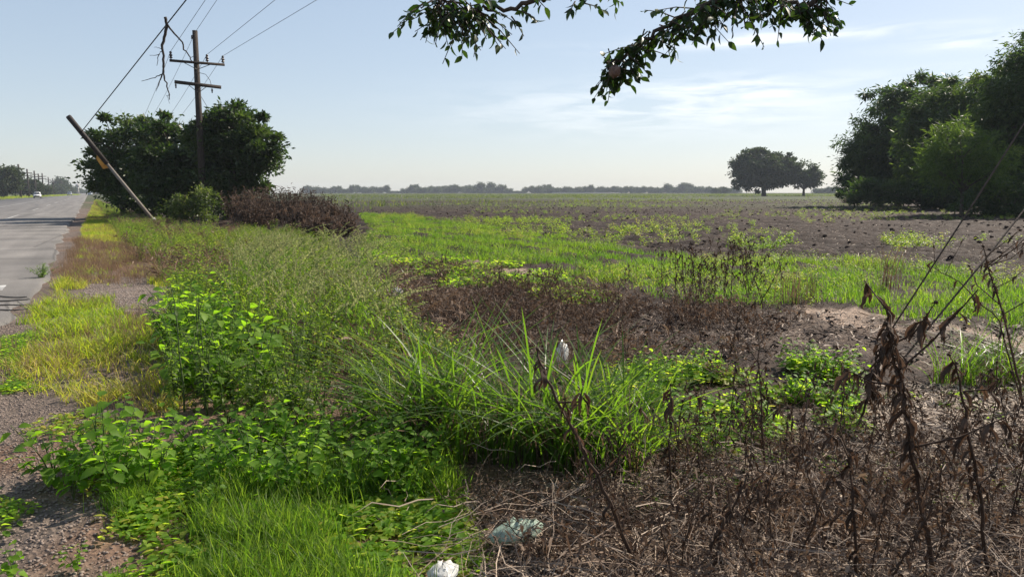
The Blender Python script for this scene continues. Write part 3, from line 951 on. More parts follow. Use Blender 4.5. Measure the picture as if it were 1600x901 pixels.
cover('soil_clods', clods, 6500, P_FIELD, M['clod'], .5, 1.8, 23, 5, .45, .5)
cover('middle_soil_clods', clods, 1600, P_DEADMID, M['clod'], .25, .8, 24, 8, .45, .5)
cover('path_soil_clods', clods, 450, P_PATH, M['clod'], .15, .55, 25, 8, .45, .5)

# ------------------------------------------------------------------ individual plants
def proto_weed(name, cat, seed, h, nst, nl, L, W, mat, **k):
    t = thing(name, 'x', cat)
    s, l = weed_parts(seed, h, nst, nl, L, W, **k)
    Batch().put(s).obj('stems', M['stem'], t)
    Batch().put(l).obj('leaves', mat, t)
    return t


def spots(n, poly, seed, mind=.1, dens=None):
    p = scatter(n * 6, poly, 8, seed, dens)
    keep = []
    for q in p:
        if all((q[0] - k[0]) ** 2 + (q[1] - k[1]) ** 2 > mind ** 2 for k in keep):
            keep.append(q)
        if len(keep) >= n:
            break
    return with_height(np.array(keep))


broad = [proto_weed('broadleaf_weed', 'weed', 210 + i, .42, 4, 9, .088, .066, M['broad'], bushy=.55) for i in range(5)]
rr = random.Random(4)
GB = 'broad leaved weeds at the edge of the dirt shoulder'
for i, p in enumerate(spots(15, [(75, 735), (240, 720), (250, 775), (160, 785), (80, 770)], 31, .07)):
    place(broad[i % 5], p, rr.uniform(0, 6.28), rr.uniform(.7, 1.12), 'bright green broad leaved weed in the bushy cluster standing on the bare dirt shoulder', GB)
place(broad[0], ground_at(158, 748), 1.1, 1.22, 'tallest broad leaved weed of the cluster on the dirt shoulder, large upright top leaves')
for (x, y, s, l) in ((48, 695, .30, 'small lone green seedling on the bare dirt beside the gravel shoulder'),
                     (330, 806, .52, 'small weed with bright yellow-green leaf pairs at the inner edge of the dirt'),
                     (120, 893, .36, 'little pale green weed on bare dirt near the bottom of the photo'),
                     (25, 915, .5, 'spreading bright green weed at the bottom left corner on dirt'),
                     (400, 815, .4, 'small broad leaved seedling rising from the short green grass')):
    place(broad[rr.randrange(5)], ground_at(x, y), rr.uniform(0, 6.28), s, l)
GC = 'broad leaved weeds in the thick patch before the tall grass'
for i, p in enumerate(spots(90, [(262, 705), (420, 690), (650, 712), (700, 740), (690, 790), (560, 790), (430, 785), (330, 770), (270, 740)], 32, .10)):
    place(broad[i % 5], p, rr.uniform(0, 6.28), rr.uniform(.5, .95), 'bright green broad leaved weed in the thick low patch in front of the tall weeds', GC)
GL = 'low leafy weeds among the dead stalks'
for i, p in enumerate(spots(70, P_LEAFPATCH, 33, .12, lambda x, y: fbm(x, y, .7, 3, 407) > .46)):
    place(broad[i % 5], p, rr.uniform(0, 6.28), rr.uniform(.35, .75), 'lime green low leafy weed in the sunny patch behind the dead stalks', GL)

tall = [proto_weed('tall_weed', 'weed', 230 + i, .92, 6, 34, .075, .030, M['weed'], bushy=.36, narrow=True, detail=False) for i in range(6)]
GT = 'tall leafy weeds of the roadside belt'
pb = spots(300, P_BELT, 34, .14, lambda x, y: np.where(np.hypot(x, y) < 9, 1, np.where(np.hypot(x, y) < 20, .5, .12)))
for i, p in enumerate(pb):
    d = math.hypot(p[0], p[1])
    k = .86 if d < 6.5 else (.74 if d < 10 else .52)
    qx, qy = project(p)
    if qx > 370 and qy < 570: k *= .72
    k *= .62 + .75 * float(fbm(p[0:1], p[1:2], 2.2, 3, 433)[0])
    place(tall[i % 6], p, rr.uniform(0, 6.28), k * rr.uniform(.6, 1.12), 'tall narrow leaved green weed in the dense belt along the road verge', GT)
lone = [proto_weed('tall_weed', 'weed', 245 + i, 1.0, 1, 26, .08, .026, M['weed'], narrow=True) for i in range(2)]
for (x, y, s, l) in ((288, 645, 1.08, 'tall thin weed standing above the yellow verge grass at the belt edge'),
                     (322, 640, 1.0, 'dark stemmed tall weed just right of the thin weed at the verge')):
    place(lone[0 if x < 300 else 1], ground_at(x, y), rr.uniform(0, 6.28), s, l)

for i, p in enumerate(spots(34, [(262, 640), (400, 670), (400, 560), (330, 500), (268, 500)], 39, .14)):
    place(broad[i % 5], p, rr.uniform(0, 6.28), rr.uniform(1.15, 1.75), 'tall broad leaved weed at the left front of the dense belt beside the verge grass', 'tall broad leaved weeds at the belt front')
seedg = []
for i in range(5):
    t = thing('seed_grass', 'x', 'grass')
    a, b = seedgrass_parts(250 + i, 7, 1.25)
    Batch().put(a).obj('culms', M['blade'], t)
    Batch().put(b).obj('plumes', M['plume'], t)
    seedg.append(t)
GS = 'tall grasses with drooping seed plumes'
for i, p in enumerate(spots(85, [(350, 550), (520, 610), (640, 590), (620, 500), (570, 440), (490, 410), (410, 415), (350, 460)], 35, .19)):
    place(seedg[i % 5], p, rr.uniform(-.5, .5), rr.uniform(.72, 1.02), 'tall grass with pale feathery seed plumes arching over the green weeds', GS)
place(seedg[2], ground_at(470, 490), .2, 1.12, 'tallest plumed grass, its pale curved tips against the dark dry bush')

blades = []
for i in range(5):
    t = thing('blade_grass', 'x', 'grass')
    Batch().put(t_tuft(270 + i, 44, 1.10, .09, .019, 1.0, .46, 8, 0, 0, .3)).obj('blades', M['blade'], t)
    Batch().put(t_tuft(280 + i, 24, .85, .09, .013, .8, .55, 6, 0, 0, .3)).obj('withered_blades', M['dry'], t)
    blades.append(t)
GG = 'clumps of long bladed grass'
for i, (x, y, s) in enumerate(((668, 700, 1.0), (700, 716, .9), (640, 690, .85), (730, 690, .9), (760, 715, .72), (800, 722, .8), (835, 715, .98), (862, 728, .92), (890, 722, .9), (915, 735, .86), (945, 738, .84), (975, 735, .78), (1000, 725, .6), (870, 690, .85), (930, 700, .8), (790, 690, .75), (680, 670, .85), (615, 665, .7), (640, 640, .8), (1020, 700, .6), (970, 690, .65), (720, 660, .8))):
    place(blades[i % 5], ground_at(x, y), rr.uniform(0, 6.28), s * 1.0,
          'long bladed bright green grass clump beside the pale litter ground' if i > 3 else 'long bladed bright green grass clump at the end of the weed belt', GG if i > 3 else GG + ' by the weeds')
GA = 'fine arching grass tufts behind the dead stalks'
for i, (x, y, s) in enumerate(((1475, 600, .5), (1510, 605, .6), (1545, 602, .62), (1580, 598, .55), (1620, 600, .6), (1530, 585, .5))):
    place(blades[i % 5], ground_at(x, y), rr.uniform(0, 6.28), s, 'arching green grass tuft growing on the bare dark soil behind the large dead stalk', GA)
drytuft = []
for i in range(3):
    t = thing('dry_grass_tuft', 'x', 'grass')
    Batch().put(t_tuft(290 + i, 40, .75, .10, .010, .25, .1, 4)).obj('blades', M['dry'], t)
    drytuft.append(t)
for i, (x, y, s, l) in enumerate(((1385, 452, 1.25, 'tall upright straw coloured grass tuft standing in the lime green field grass'),
                                  (1235, 478, 1.0, 'yellowish dry grass tuft at the near edge of the green strip'),
                                  (1265, 476, .8, 'lower dry grass tuft beside the yellowish one at the green strip'),
                                  (870, 600, .75, 'orange brown dry grass tuft rising behind the long green blades'),
                                  (905, 590, .6, 'small rust coloured grass tuft behind the green blades'))):
    place(drytuft[i % 3], ground_at(x, y), rr.uniform(0, 6.28), s, l)

# dead stalks
def dead_thing(name, seed, label, cat='dead plant', group=None, **k):
    t = thing(name, label, cat, group=group)
    s, l, h = dead_parts(seed, **k)
    Batch().put(s).obj('stalk', M['deadstem'], t)
    if l is not None: Batch().put(l).obj('withered_leaves', M['dead'], t)
    if h is not None: Batch().put(h).obj('seed_heads', M['dead'], t)
    return t


deads = [dead_thing('dead_stalk', 300 + i, 'x', h=.62, lean=(rr.uniform(-.3, .3), rr.uniform(-.2, .2)), nbr=10, nleaf=16, heads=8, thick=.005, leafL=.045) for i in range(7)]
GD = 'dead brown weed stalks standing before the green patch'
for i, p in enumerate(spots(78, [(1010, 760), (1100, 720), (1330, 690), (1420, 680), (1700, 690), (1700, 960), (1000, 960), (900, 800)], 36, .12)):
    place(deads[i % 7], p, rr.uniform(0, 6.28), rr.uniform(.5, .98), 'dead brown branching weed stalk with dry seed heads in the near tangle', GD)
GE = 'dead brown weed stalks in the middle of the field edge'
for i, p in enumerate(spots(60, [(640, 450), (860, 450), (1000, 480), (1200, 500), (1180, 540), (1120, 590), (960, 600), (800, 570), (680, 520)], 37, .2)):
    place(deads[i % 7], p, rr.uniform(0, 6.28), rr.uniform(.55, 1.0), 'dark dead weed stalk in the brown patch between the two green areas', GE)
GF = 'dead seed stalks rising above the lime green grass'
for i, p in enumerate(spots(16, [(1040, 480), (1200, 488), (1210, 470), (1030, 455)], 38, .25)):
    place(deads[i % 7], p, rr.uniform(0, 6.28), rr.uniform(1.0, 1.5), 'thin dead stalk with dark round seed heads rising above the lime green grass', GF)


def big_dead(label, pix, seed, Y0, thick, nleaf, leafL, nbr=5, heads=3):
    """large dead stalk: its line in the picture set out at its distance, rooted in the ground"""
    b = ground_at(*pix[0]) if pix[0][1] > 330 and Y0 is None else at(*pix[0], Y0)
    Yb = b[1]
    pts = [np.array([b[0], b[1], 0.0])]
    for k, q in enumerate(pix[1:]):
        pts.append(at(q[0], q[1], Yb + (q[2] if len(q) > 2 else 0)))
    pts = np.array(pts)
    # finer line with slight kinks
    ts = np.linspace(0, len(pts) - 1, 4 * len(pts))
    path = np.array([pts[min(len(pts) - 2, int(t))] + (pts[min(len(pts) - 1, int(t) + 1)] - pts[min(len(pts) - 2, int(t))]) * (t - min(len(pts) - 2, int(t))) for t in ts])
    path[1:] += np.random.default_rng(seed).normal(0, .004, (len(path) - 1, 3))
    root = path[0].copy()
    hgt = path[-1, 2]
    t = dead_thing('dead_stalk', seed, label, h=hgt, nbr=nbr, nleaf=nleaf, heads=heads, thick=thick, leafL=leafL, path=path - root)
    t.location = tuple(root)
    return t


big_dead('long dead stalk leaning left across the green grass, withered leaves hanging near its foot', [(1000, 905), (955, 790), (905, 690), (858, 600), (838, 545, .05)], 330, None, .010, 26, .07, 4, 2)
big_dead('thick dead stalk with drooping dark leaves at the bottom right of the photo', [(1462, 915), (1430, 740), (1408, 610), (1388, 505)], 331, None, .011, 64, .075, 6, 3)
big_dead('bent dead stalk hung with a mass of black leaves left of the thick one', [(1338, 672), (1368, 590), (1388, 498)], 332, None, .009, 66, .085, 3, 1)
big_dead('branching dead stalk at the right edge, small dark leaves against green grass', [(1602, 640), (1580, 540), (1555, 450), (1535, 385)], 333, None, .010, 26, .06, 9, 8)
big_dead('dead stalk arching down to the left at the right edge', [(1600, 640), (1560, 500), (1500, 440), (1450, 415)], 334, None, .006, 8, .07, 3, 2)
big_dead('upright dead stalk with hanging leaves near the bottom right corner', [(1545, 905), (1530, 780), (1508, 640), (1490, 565)], 335, None, .009, 26, .07, 5, 3)
big_dead('slender dead stalk between the green patch and the brown tangle', [(1195, 745), (1190, 640), (1185, 520)], 336, None, .007, 22, .055, 6, 4)
big_dead('thin dead stalk standing in front of the green leafy patch', [(1050, 795), (1046, 700), (1048, 600)], 337, None, .006, 16, .07, 5, 4)
big_dead('dead stalk with a curled leaf cluster beside the bottom edge', [(1340, 915), (1335, 820), (1325, 700)], 338, None, .008, 30, .07, 5, 3)
big_dead('low dead stalk leaning right in the tangle', [(1110, 905), (1130, 820), (1170, 740)], 339, None, .008, 22, .06, 5, 3)

# sticks lying on the litter ground
def stick(label, a, b, r, sag=.0, seed=0, z=.02, mat='deadstem'):
    p, q = ground_at(*a), ground_at(*b)
    rg = np.random.default_rng(seed)
    t = np.linspace(0, 1, 9)
    P = p + (q - p) * t[:, None]
    P[:, 2] = height(P[:, 0], P[:, 1]) + z + sag * np.sin(t * PI)
    P[1:-1] += rg.normal(0, .008, (7, 3))
    return tag(Batch().put(tube(P, np.linspace(r, r * .6, 9), 6, .6)).obj('stick', M[mat]), label, 'stick')


stick('long grey stick lying across the straw litter behind the green plastic', (860, 808), (985, 826), .008, .02, 1, .04)
stick('thick weathered stick lying in front of the green plastic', (830, 868), (930, 852), .013, .0, 2, .02)
stick('short brown stick at the foot of the leaning dead stalk', (965, 872), (1010, 850), .012, .0, 3, .02)
stick('pale curved stick lying in the dead tangle', (1110, 862), (1190, 828), .006, .08, 4, .06, 'straw')
stick('pale stick lying on the tangle near the bottom edge', (1250, 890), (1330, 842), .006, .06, 5, .08, 'straw')
stick('pale dry stick lying on dark soil behind the tangle', (1470, 668), (1535, 690), .007, .02, 6, .02, 'straw')
stick('small pale stick lying on the bare dirt shoulder', (140, 820), (158, 812), .006, .0, 7, .01, 'straw')


def crumple(name, label, cat, px, py, size, mat, seed, z=.02):
    """a crumpled thin bag or bottle: a folded shell with dents"""
    rg = np.random.default_rng(seed)
    nu, nv = 16, 9
    V, T = [], []
    for j in range(nv):
        ph = PI * j / (nv - 1)
        for i in range(nu):
            th = 2 * PI * i / nu
            k = 1 + .45 * (float(fbm(np.array([math.cos(th) * 2 + seed]), np.array([math.sin(th) * 2 + ph * 1.6]), .9, 3, seed)[0]) - .5) * 2
            V.append((math.cos(th) * math.sin(ph) * size[0] * k, math.sin(th) * math.sin(ph) * size[1] * k, (math.cos(ph) * .5 + .5) * size[2] * k))
    for j in range(nv - 1):
        for i in range(nu):
            a, b = j * nu + i, j * nu + (i + 1) % nu
            T += [(a, a + nu, b + nu), (a, b + nu, b)]
    o = Batch().put(_pack(V, T, .5, 0)).obj(name, M[mat])
    g = ground_at(px, py)
    o.location = (g[0], g[1], float(height(g[0:1], g[1:2])[0]) + z)
    o.rotation_euler = (0, 0, rg.uniform(0, 6))
    return tag(o, label, cat)


crumple('plastic_wrapper', 'crumpled pale green and white plastic lying on the straw litter', 'litter', 808, 856, (.13, .07, .09), 'greenplastic', 3)
crumple('plastic_bag', 'white crumpled bag at the bottom edge below the short grass', 'litter', 692, 912, (.07, .06, .07), 'bag', 5)
crumple('plastic_bag', 'white plastic bag caught behind the rust coloured grass', 'litter', 878, 572, (.07, .05, .22), 'bag', 7)
crumple('plastic_bag', 'small white bag on the dark soil behind the seed plumes', 'litter', 621, 468, (.09, .08, .15), 'bag', 9)
crumple('plastic_bag', 'flattened white bag lying beside the lime green leafy patch', 'litter', 1318, 655, (.09, .06, .06), 'bag', 11)
crumple('plastic_cup', 'small white scrap in the dead tangle', 'litter', 1258, 735, (.035, .03, .05), 'bag', 13)

# ------------------------------------------------------------------ trees
def leaf_cloud(P, D, L, W, tint, r):
    N = len(P)
    D = D / (np.linalg.norm(D, axis=1, keepdims=True) + 1e-9)
    S = np.cross(D, r.normal(0, 1, (N, 3))); S /= np.linalg.norm(S, axis=1, keepdims=True) + 1e-9
    s = r.uniform(.6, 1.2, N)[:, None]
    V = np.stack([P, P + D * L * .45 * s + S * W * .5 * s, P + D * L * s, P + D * L * .45 * s - S * W * .5 * s], 1).reshape(-1, 3)
    a = np.arange(N) * 4
    T = np.concatenate([np.stack([a, a + 1, a + 2], -1), np.stack([a, a + 2, a + 3], -1)])
    return V, T, np.repeat(tint, 4), np.zeros(len(T), int)


def tree(label, base, lobes, n_cl, n_lf, L, W, rc, mat, seed, trunk_r=.18, droop=.0, cat='tree', group=None, name='tree', barkmat='bark', fork=None, sides=7, sprig=.14):
    """lobes: (x, y, z, rx, ry, rz) in metres from the foot of the trunk"""
    r = np.random.default_rng(seed)
    t = thing(name, label, cat, base, 0, group)
    vol = np.array([l[3] * l[4] * l[5] for l in lobes]) ** .67
    C, K = [], []
    for i in range(n_cl):
        l = lobes[r.choice(len(lobes), p=vol / vol.sum())]
        v = unit(r.normal(0, 1, 3))
        rad = r.uniform(.3, 1.0) ** .5 * (1 + .08 * r.normal())
        C.append(np.array(l[:3]) + v * np.array(l[3:]) * rad)
        K.append(r.uniform(.6, 1.25))
        if i % 5 == 0:
            C[-1] = np.array(l[:3]) + unit(v + np.array([0, 0, .25])) * np.array(l[3:]) * r.uniform(1.0, 1.0 + sprig); K[-1] = r.uniform(.3, .6)
    C = np.array(C); K = np.array(K)
    C[:, 2] = np.maximum(C[:, 2], .35)
    idx = r.integers(0, n_cl, n_lf)
    off = r.normal(0, 1, (n_lf, 3)) * np.array([1, 1, .62])
    P = C[idx] + off * (rc * K[idx])[:, None] * .55
    D = off * .6 + r.normal(0, .8, (n_lf, 3)) + np.array([0, 0, -droop])
    P[:, 2] = np.maximum(P[:, 2], .1)
    ct = r.normal(0, .20, n_cl)
    tint = .45 + ct[idx] + r.normal(0, .16, n_lf)
    Batch().put(leaf_cloud(P, D, L, W, tint, r)).obj('crown', M[mat], t)
    # trunk and limbs
    mid = np.mean([l[:3] for l in lobes], 0)
    fz = fork or max(.8, mid[2] * .45)
    f = np.array([mid[0] * .25, mid[1] * .25, fz])
    B = Batch().put(tube([(0, 0, -.15), (0, 0, .1), f * .55 + np.array([r.normal(0, .05), 0, 0]), f], [trunk_r * 1.35, trunk_r * 1.1, trunk_r * .9, trunk_r * .8], sides))
    main = r.choice(n_cl, min(n_cl, 12), replace=False)
    tips = []
    for m_ in main:
        e = C[m_]; k1 = f + (e - f) * .45 + r.normal(0, .12, 3) * np.linalg.norm(e - f) * .5 + np.array([0, 0, .12 * np.linalg.norm(e - f)])
        B.put(tube([f - np.array([0, 0, .05]), (f + k1) / 2 + r.normal(0, .05, 3), k1, e], [trunk_r * .55, trunk_r * .42, trunk_r * .3, trunk_r * .1], 5))
        tips.append(k1)
    tips = np.array(tips)
    for i in range(0, n_cl, 2):
        j = np.argmin(((tips - C[i]) ** 2).sum(1)); a = tips[j]
        B.put(tube([a, (a + C[i]) / 2 + r.normal(0, .08, 3), C[i]], [trunk_r * .2, trunk_r * .14, trunk_r * .05], 4, cap=False))
    B.obj('trunk', M[barkmat], t)
    return t


def pix_lobe(cx, cy, rx, ry, Y, base, depth=None):
    c = at(cx, cy, Y)
    k = Y / F
    return (c[0] - base[0], c[1] - base[1], c[2], rx * k, depth or rx * k * .9, ry * k)


def pix_tree(label, bx, Y, ells, n_cl, n_lf, L, W, rc, mat, seed, **k):
    b = np.array([at(bx, 300, Y)[0], Y, 0.0])
    return tree(label, b, [pix_lobe(cx, cy, rx, ry, Y + (dy[0] if dy else 0), b) for cx, cy, rx, ry, *dy in ells], n_cl, n_lf, L, W, rc, mat, seed, **k)


# the clump at the roadside
pix_tree('dark bushy tree reaching out over the road edge behind the leaning pole', 190, 46, [(206, 222, 44, 36), (166, 268, 24, 28), (220, 272, 46, 34), (204, 300, 34, 16)], 105, 24000, .30, .13, .66, 'crown', 401, trunk_r=.16, sprig=.34)
pix_tree('dark dense tree in front of the upright utility pole, middle of the roadside clump', 275, 42, [(258, 212, 36, 32), (268, 262, 46, 40), (310, 262, 40, 40), (270, 300, 50, 20)], 110, 24000, .28, .12, .60, 'crown', 402, trunk_r=.18, sprig=.34)
pix_tree('dark rounded tree at the right end of the roadside clump above the dry brown bushes', 372, 41, [(366, 208, 52, 34), (402, 232, 34, 34), (350, 262, 52, 44), (395, 270, 36, 24)], 115, 26000, .28, .12, .60, 'crown', 403, trunk_r=.18, sprig=.34)
pix_tree('small leafy bush under the roadside trees beside the pole foot', 300, 33, [(283, 325, 14, 20), (320, 318, 18, 28)], 50, 3600, .13, .06, .3, 'olive', 404, trunk_r=.05, cat='bush', name='bush')
pix_tree('low dark bush filling the shade under the roadside trees', 225, 45, [(208, 318, 38, 18), (260, 318, 50, 22), (340, 318, 60, 22)], 90, 12000, .26, .12, .55, 'crown', 405, trunk_r=.06, cat='bush', name='bush')

# feathery trees along the right edge
pix_tree('large dark feathery tree at the left end of the right hand row', 1405, 84, [(1398, 212, 64, 72), (1368, 255, 44, 48), (1445, 185, 58, 58), (1435, 265, 78, 46), (1355, 285, 32, 24)], 360, 66000, .62, .15, 1.25, 'feather', 411, trunk_r=.32, droop=.8, fork=3.0)
pix_tree('dark feathery tree in the middle of the right hand row', 1500, 70, [(1500, 195, 64, 70), (1548, 165, 58, 52), (1460, 220, 50, 70), (1520, 265, 75, 45)], 320, 56000, .54, .13, 1.05, 'feather', 412, trunk_r=.3, droop=.8, fork=3.0)
pix_tree('tallest dark tree rising past the right edge of the photo', 1610, 52, [(1598, 165, 58, 86), (1655, 135, 76, 92), (1568, 200, 44, 70), (1620, 260, 85, 60)], 320, 56000, .42, .10, .85, 'feather', 413, trunk_r=.3, droop=.8, fork=2.4)
pix_tree('paler light green feathery tree in front of the dark right hand row', 1505, 47, [(1500, 235, 44, 40), (1472, 262, 30, 34), (1540, 258, 36, 44)], 90, 10000, .40, .05, .7, 'feather2', 414, trunk_r=.12, droop=.2)
pix_tree('dark shrub filling the shade below the tallest tree', 1570, 47, [(1560, 315, 60, 26), (1630, 310, 60, 34)], 80, 12000, .28, .10, .6, 'feather', 415, trunk_r=.06, cat='bush', name='bush')
pix_tree('dark shrub in the shade under the middle of the right hand row', 1440, 70, [(1350, 300, 34, 16), (1400, 302, 60, 16), (1480, 302, 60, 22)], 110, 20000, .36, .13, .7, 'feather', 416, trunk_r=.06, cat='bush', name='bush')

# lone trees far out in the field
pix_tree('large lone dome shaped tree far out in the ploughed field', 1194, 285, [(1192, 266, 46, 30), (1190, 262, 40, 27), (1196, 268, 44, 26), (1163, 279, 17, 17), (1226, 277, 16, 19), (1194, 276, 36, 14), (1152, 276, 8, 16), (1178, 284, 20, 10)], 330, 40000, 1.0, .5, 1.7, 'far', 421, trunk_r=.9, fork=4.0, cat='tree')
pix_tree('smaller round lone tree just right of the large dome shaped one', 1256, 280, [(1256, 272, 24, 18), (1244, 278, 14, 15), (1268, 278, 14, 15)], 80, 8000, .9, .45, 1.5, 'far', 422, trunk_r=.5, fork=2.5)

# trees along the far side of the road
for (px_, Y, rx, ry, cy, lab, sd) in ((4, 215, 20, 24, 277, 'tall dark tree beyond the road at the left edge of the photo', 431),
                                      (42, 285, 18, 9, 291, 'dark lower tree behind the oncoming white car', 432),
                                      (60, 330, 14, 5.5, 296, 'small dark tree right behind the oncoming white car, beside the row of poles', 433)):
    pix_tree(lab, px_, Y, [(px_, cy, rx, ry), (px_ - rx * .4, cy + ry * .4, rx * .7, ry * .7), (px_ + rx * .45, cy + ry * .35, rx * .6, ry * .65)], 70, 9000, .9, .45, 1.4, 'far', sd, trunk_r=.3)


def far_tree_mesh(seed, lobes, n_cl, n_lf, L, rc):
    r = np.random.default_rng(seed)
    vol = np.array([l[3] * l[4] * l[5] for l in lobes]) ** .67
    C = []
    for i in range(n_cl):
        l = lobes[r.choice(len(lobes), p=vol / vol.sum())]
        v = unit(r.normal(0, 1, 3))
        C.append(np.array(l[:3]) + v * np.array(l[3:]) * r.uniform(.4, 1))
    C = np.array(C); C[:, 2] = np.maximum(C[:, 2], .3)
    idx = r.integers(0, n_cl, n_lf)
    off = r.normal(0, 1, (n_lf, 3)) * np.array([1, 1, .7])
    P = C[idx] + off * rc * .5
    P[:, 2] = np.maximum(P[:, 2], .1)
    B = Batch().put(leaf_cloud(P, off + r.normal(0, .8, (n_lf, 3)), L, L * .55, .5 + r.normal(0, .15, n_lf), r))
    B.put(shift(tube([(0, 0, -.2), (0, 0, lobes[0][2])], [.35, .25], 5), 0))
    return B.mesh('far_tree', M['far'])


FT = [far_tree_mesh(441, [(0, 0, 4.2, 5, 4, 3.2)], 40, 2600, 1.1, 1.8),
      far_tree_mesh(442, [(0, 0, 3.4, 7, 4, 2.6), (3, 0, 3.6, 5, 4, 3.2)], 55, 3600, 1.1, 1.8),
      far_tree_mesh(443, [(0, 0, 3.0, 8, 4, 2.4), (-4, 0, 2.6, 6, 4, 2.2)], 55, 3600, 1.1, 1.7),
      far_tree_mesh(444, [(0, 0, 5, 4, 4, 4.2)], 40, 2600, 1.1, 1.8)]


def far_tree(px, Y, kind, sc, label, group, sx=1.0):
    o = bpy.data.objects.new('far_tree', FT[kind]); COL.objects.link(o)
    o.location = (float(at(px, 300, Y)[0]), Y, 0); o.scale = (sc * sx, sc, sc)
    o.rotation_euler = (0, 0, rr.uniform(-.4, .4) + (PI if rr.random() < .5 else 0))
    return tag(o, label, 'tree', group)


GTL = 'trees of the far treeline beyond the field'
LTL = 'hazy blue-grey tree in the low treeline on the horizon beyond the field'
heights = {}
px_ = 478.0
k = 0
while px_ < 1150:
    big = 1.0
    for a_, b_, h_ in ((480, 500, 1.15), (500, 600, .95), (640, 690, 1.1), (700, 790, 1.25), (835, 875, 1.15), (880, 920, 1.0), (920, 1010, .95), (1040, 1085, 1.2)):
        if a_ <= px_ < b_: big = h_
    if not (608 < px_ < 632 or 792 < px_ < 818):
        far_tree(px_, rr.uniform(930, 990), rr.choice((0, 1, 2, 1, 2, 3)), 1.1 * big * rr.uniform(.88, 1.1), LTL, GTL)
    else:
        far_tree(px_, rr.uniform(960, 1000), 2, .55, LTL, GTL)
    px_ += rr.uniform(5.5, 9)
GR = 'hazy trees between the lone trees and the right hand row'
for px_ in (1120, 1134, 1282, 1292, 1301, 1311, 1322):
    far_tree(px_, rr.uniform(700, 760), rr.choice((1, 2)), rr.uniform(.75, .95), 'bluish hazy tree on the horizon beside the lone round trees', GR)
GRD = 'hazy trees lining the road far away'
for (px_, Y, s_, kd) in ((74, 420, .75, 1), (88, 520, 1.0, 1), (97, 560, 1.35, 3), (104, 600, 1.25, 1), (113, 700, .9, 2), (122, 800, .95, 1), (130, 900, .9, 2), (137, 950, .8, 1), (152, 600, .8, 1), (160, 640, .9, 1)):
    far_tree(px_, Y, kd, s_, 'hazy grey tree beside the road where it meets the horizon', GRD)

# ------------------------------------------------------------------ dry bushes
def dry_bush(label, base, w, h, seed, group=None):
    r = np.random.default_rng(seed)
    t = thing('dry_bush', label, 'bush', base, 0, group)
    S, Lf = Batch(), Batch()
    for _ in range(150):
        a = r.uniform(0, 2 * PI); o = w * r.uniform(.0, 1); hh = h * r.uniform(.45, 1.08)
        b0 = np.array([math.cos(a) * o * .45, math.sin(a) * o * .45, 0])
        e = np.array([math.cos(a) * o, math.sin(a) * o, hh])
        t_ = np.linspace(0, 1, 5)[:, None]
        path = b0 + (e - b0) * t_ + r.normal(0, .05, (5, 3)) * t_
        S.put(ribbon(path, .022, unit(r.normal(0, 1, 3)), r.uniform(-.1, .5)))
        for _ in range(14):
            i = r.integers(1, 4); p = path[i] + (path[i + 1] - path[i]) * r.random()
            v = unit(r.normal(0, 1, 3) + np.array([0, 0, .3])); L = r.uniform(.08, .26)
            Lf.put(ribbon([p, p + v * L * .5, p + v * L], .045 * r.uniform(.4, 1.2), unit(np.cross(v, r.normal(0, 1, 3))), .4 + r.uniform(-.4, .4), 0, [.7, 1]))
    S.obj('twigs', M['deadstem'], t); Lf.obj('dry_leaves', M['drybrown'], t)
    return t


M['drybrown'] = plant_mat('dry_brown_leaf', [(.038, .027, .021), (.075, .053, .042), (.13, .09, .07)], [(.05, .034, .024), (.11, .072, .05), (.19, .12, .08)], .3, .75, .2)
DBL = ('reddish brown dry bush at the field end of the roadside thicket', 'dark brown dry bush under the right end tree of the clump', 'brown leafless bush in the middle of the roadside thicket')
for i, (px_, py_, w, h, lb) in enumerate(((385, 350, 1.3, 1.75, 1), (420, 352, 1.4, 1.8, 1), (455, 352, 1.4, 1.75, 2), (490, 354, 1.3, 1.5, 2), (520, 358, 1.1, 1.2, 0), (480, 366, 1.1, 1.1, 0), (505, 372, .9, .75, 0), (400, 362, 1.2, 1.5, 1), (535, 366, .8, .7, 0))):
    g = ground_at(px_, py_)
    dry_bush(DBL[lb], g, w, h, 460 + i, 'dry bushes of the roadside thicket, ' + ('field end', 'under the tree', 'middle')[lb])
for i, (px_, py_, w, h) in enumerate(((1330, 318, 2.2, 1.1), (1375, 317, 2.4, 1.3), (1420, 319, 2.0, 1.0))):
    dry_bush('low brownish dry bush at the foot of the right hand row of trees', ground_at(px_, py_), w, h, 480 + i, 'dry bushes under the right hand trees')
g = ground_at(65, 436)
t = thing('green_shrub', 'small dark green shrub growing at the edge of the asphalt', 'shrub', g)
s, l = weed_parts(490, .34, 16, 22, .05, .02, 1.0, False, True)
Batch().put(s).obj('stems', M['stem'], t); Batch().put(l).obj('leaves', M['weed'], t)

# ------------------------------------------------------------------ utility pole, wires
RN3 = np.array([RN[0], RN[1], 0.0])
RD3 = np.array([RD[0], RD[1], 0.0])


def insulator(base, up=1.0, s=1.0):
    B = Batch()
    prof = [(0, .025), (.05, .03), (.06, .075), (.11, .085), (.12, .05), (.17, .055), (.18, .085), (.24, .08), (.25, .045), (.30, .05), (.33, .065), (.38, .055), (.40, .015)]
    B.put(tube([base + np.array([0, 0, up * s * z]) for z, _ in prof], [q * s for _, q in prof], 8, .5))
    return B


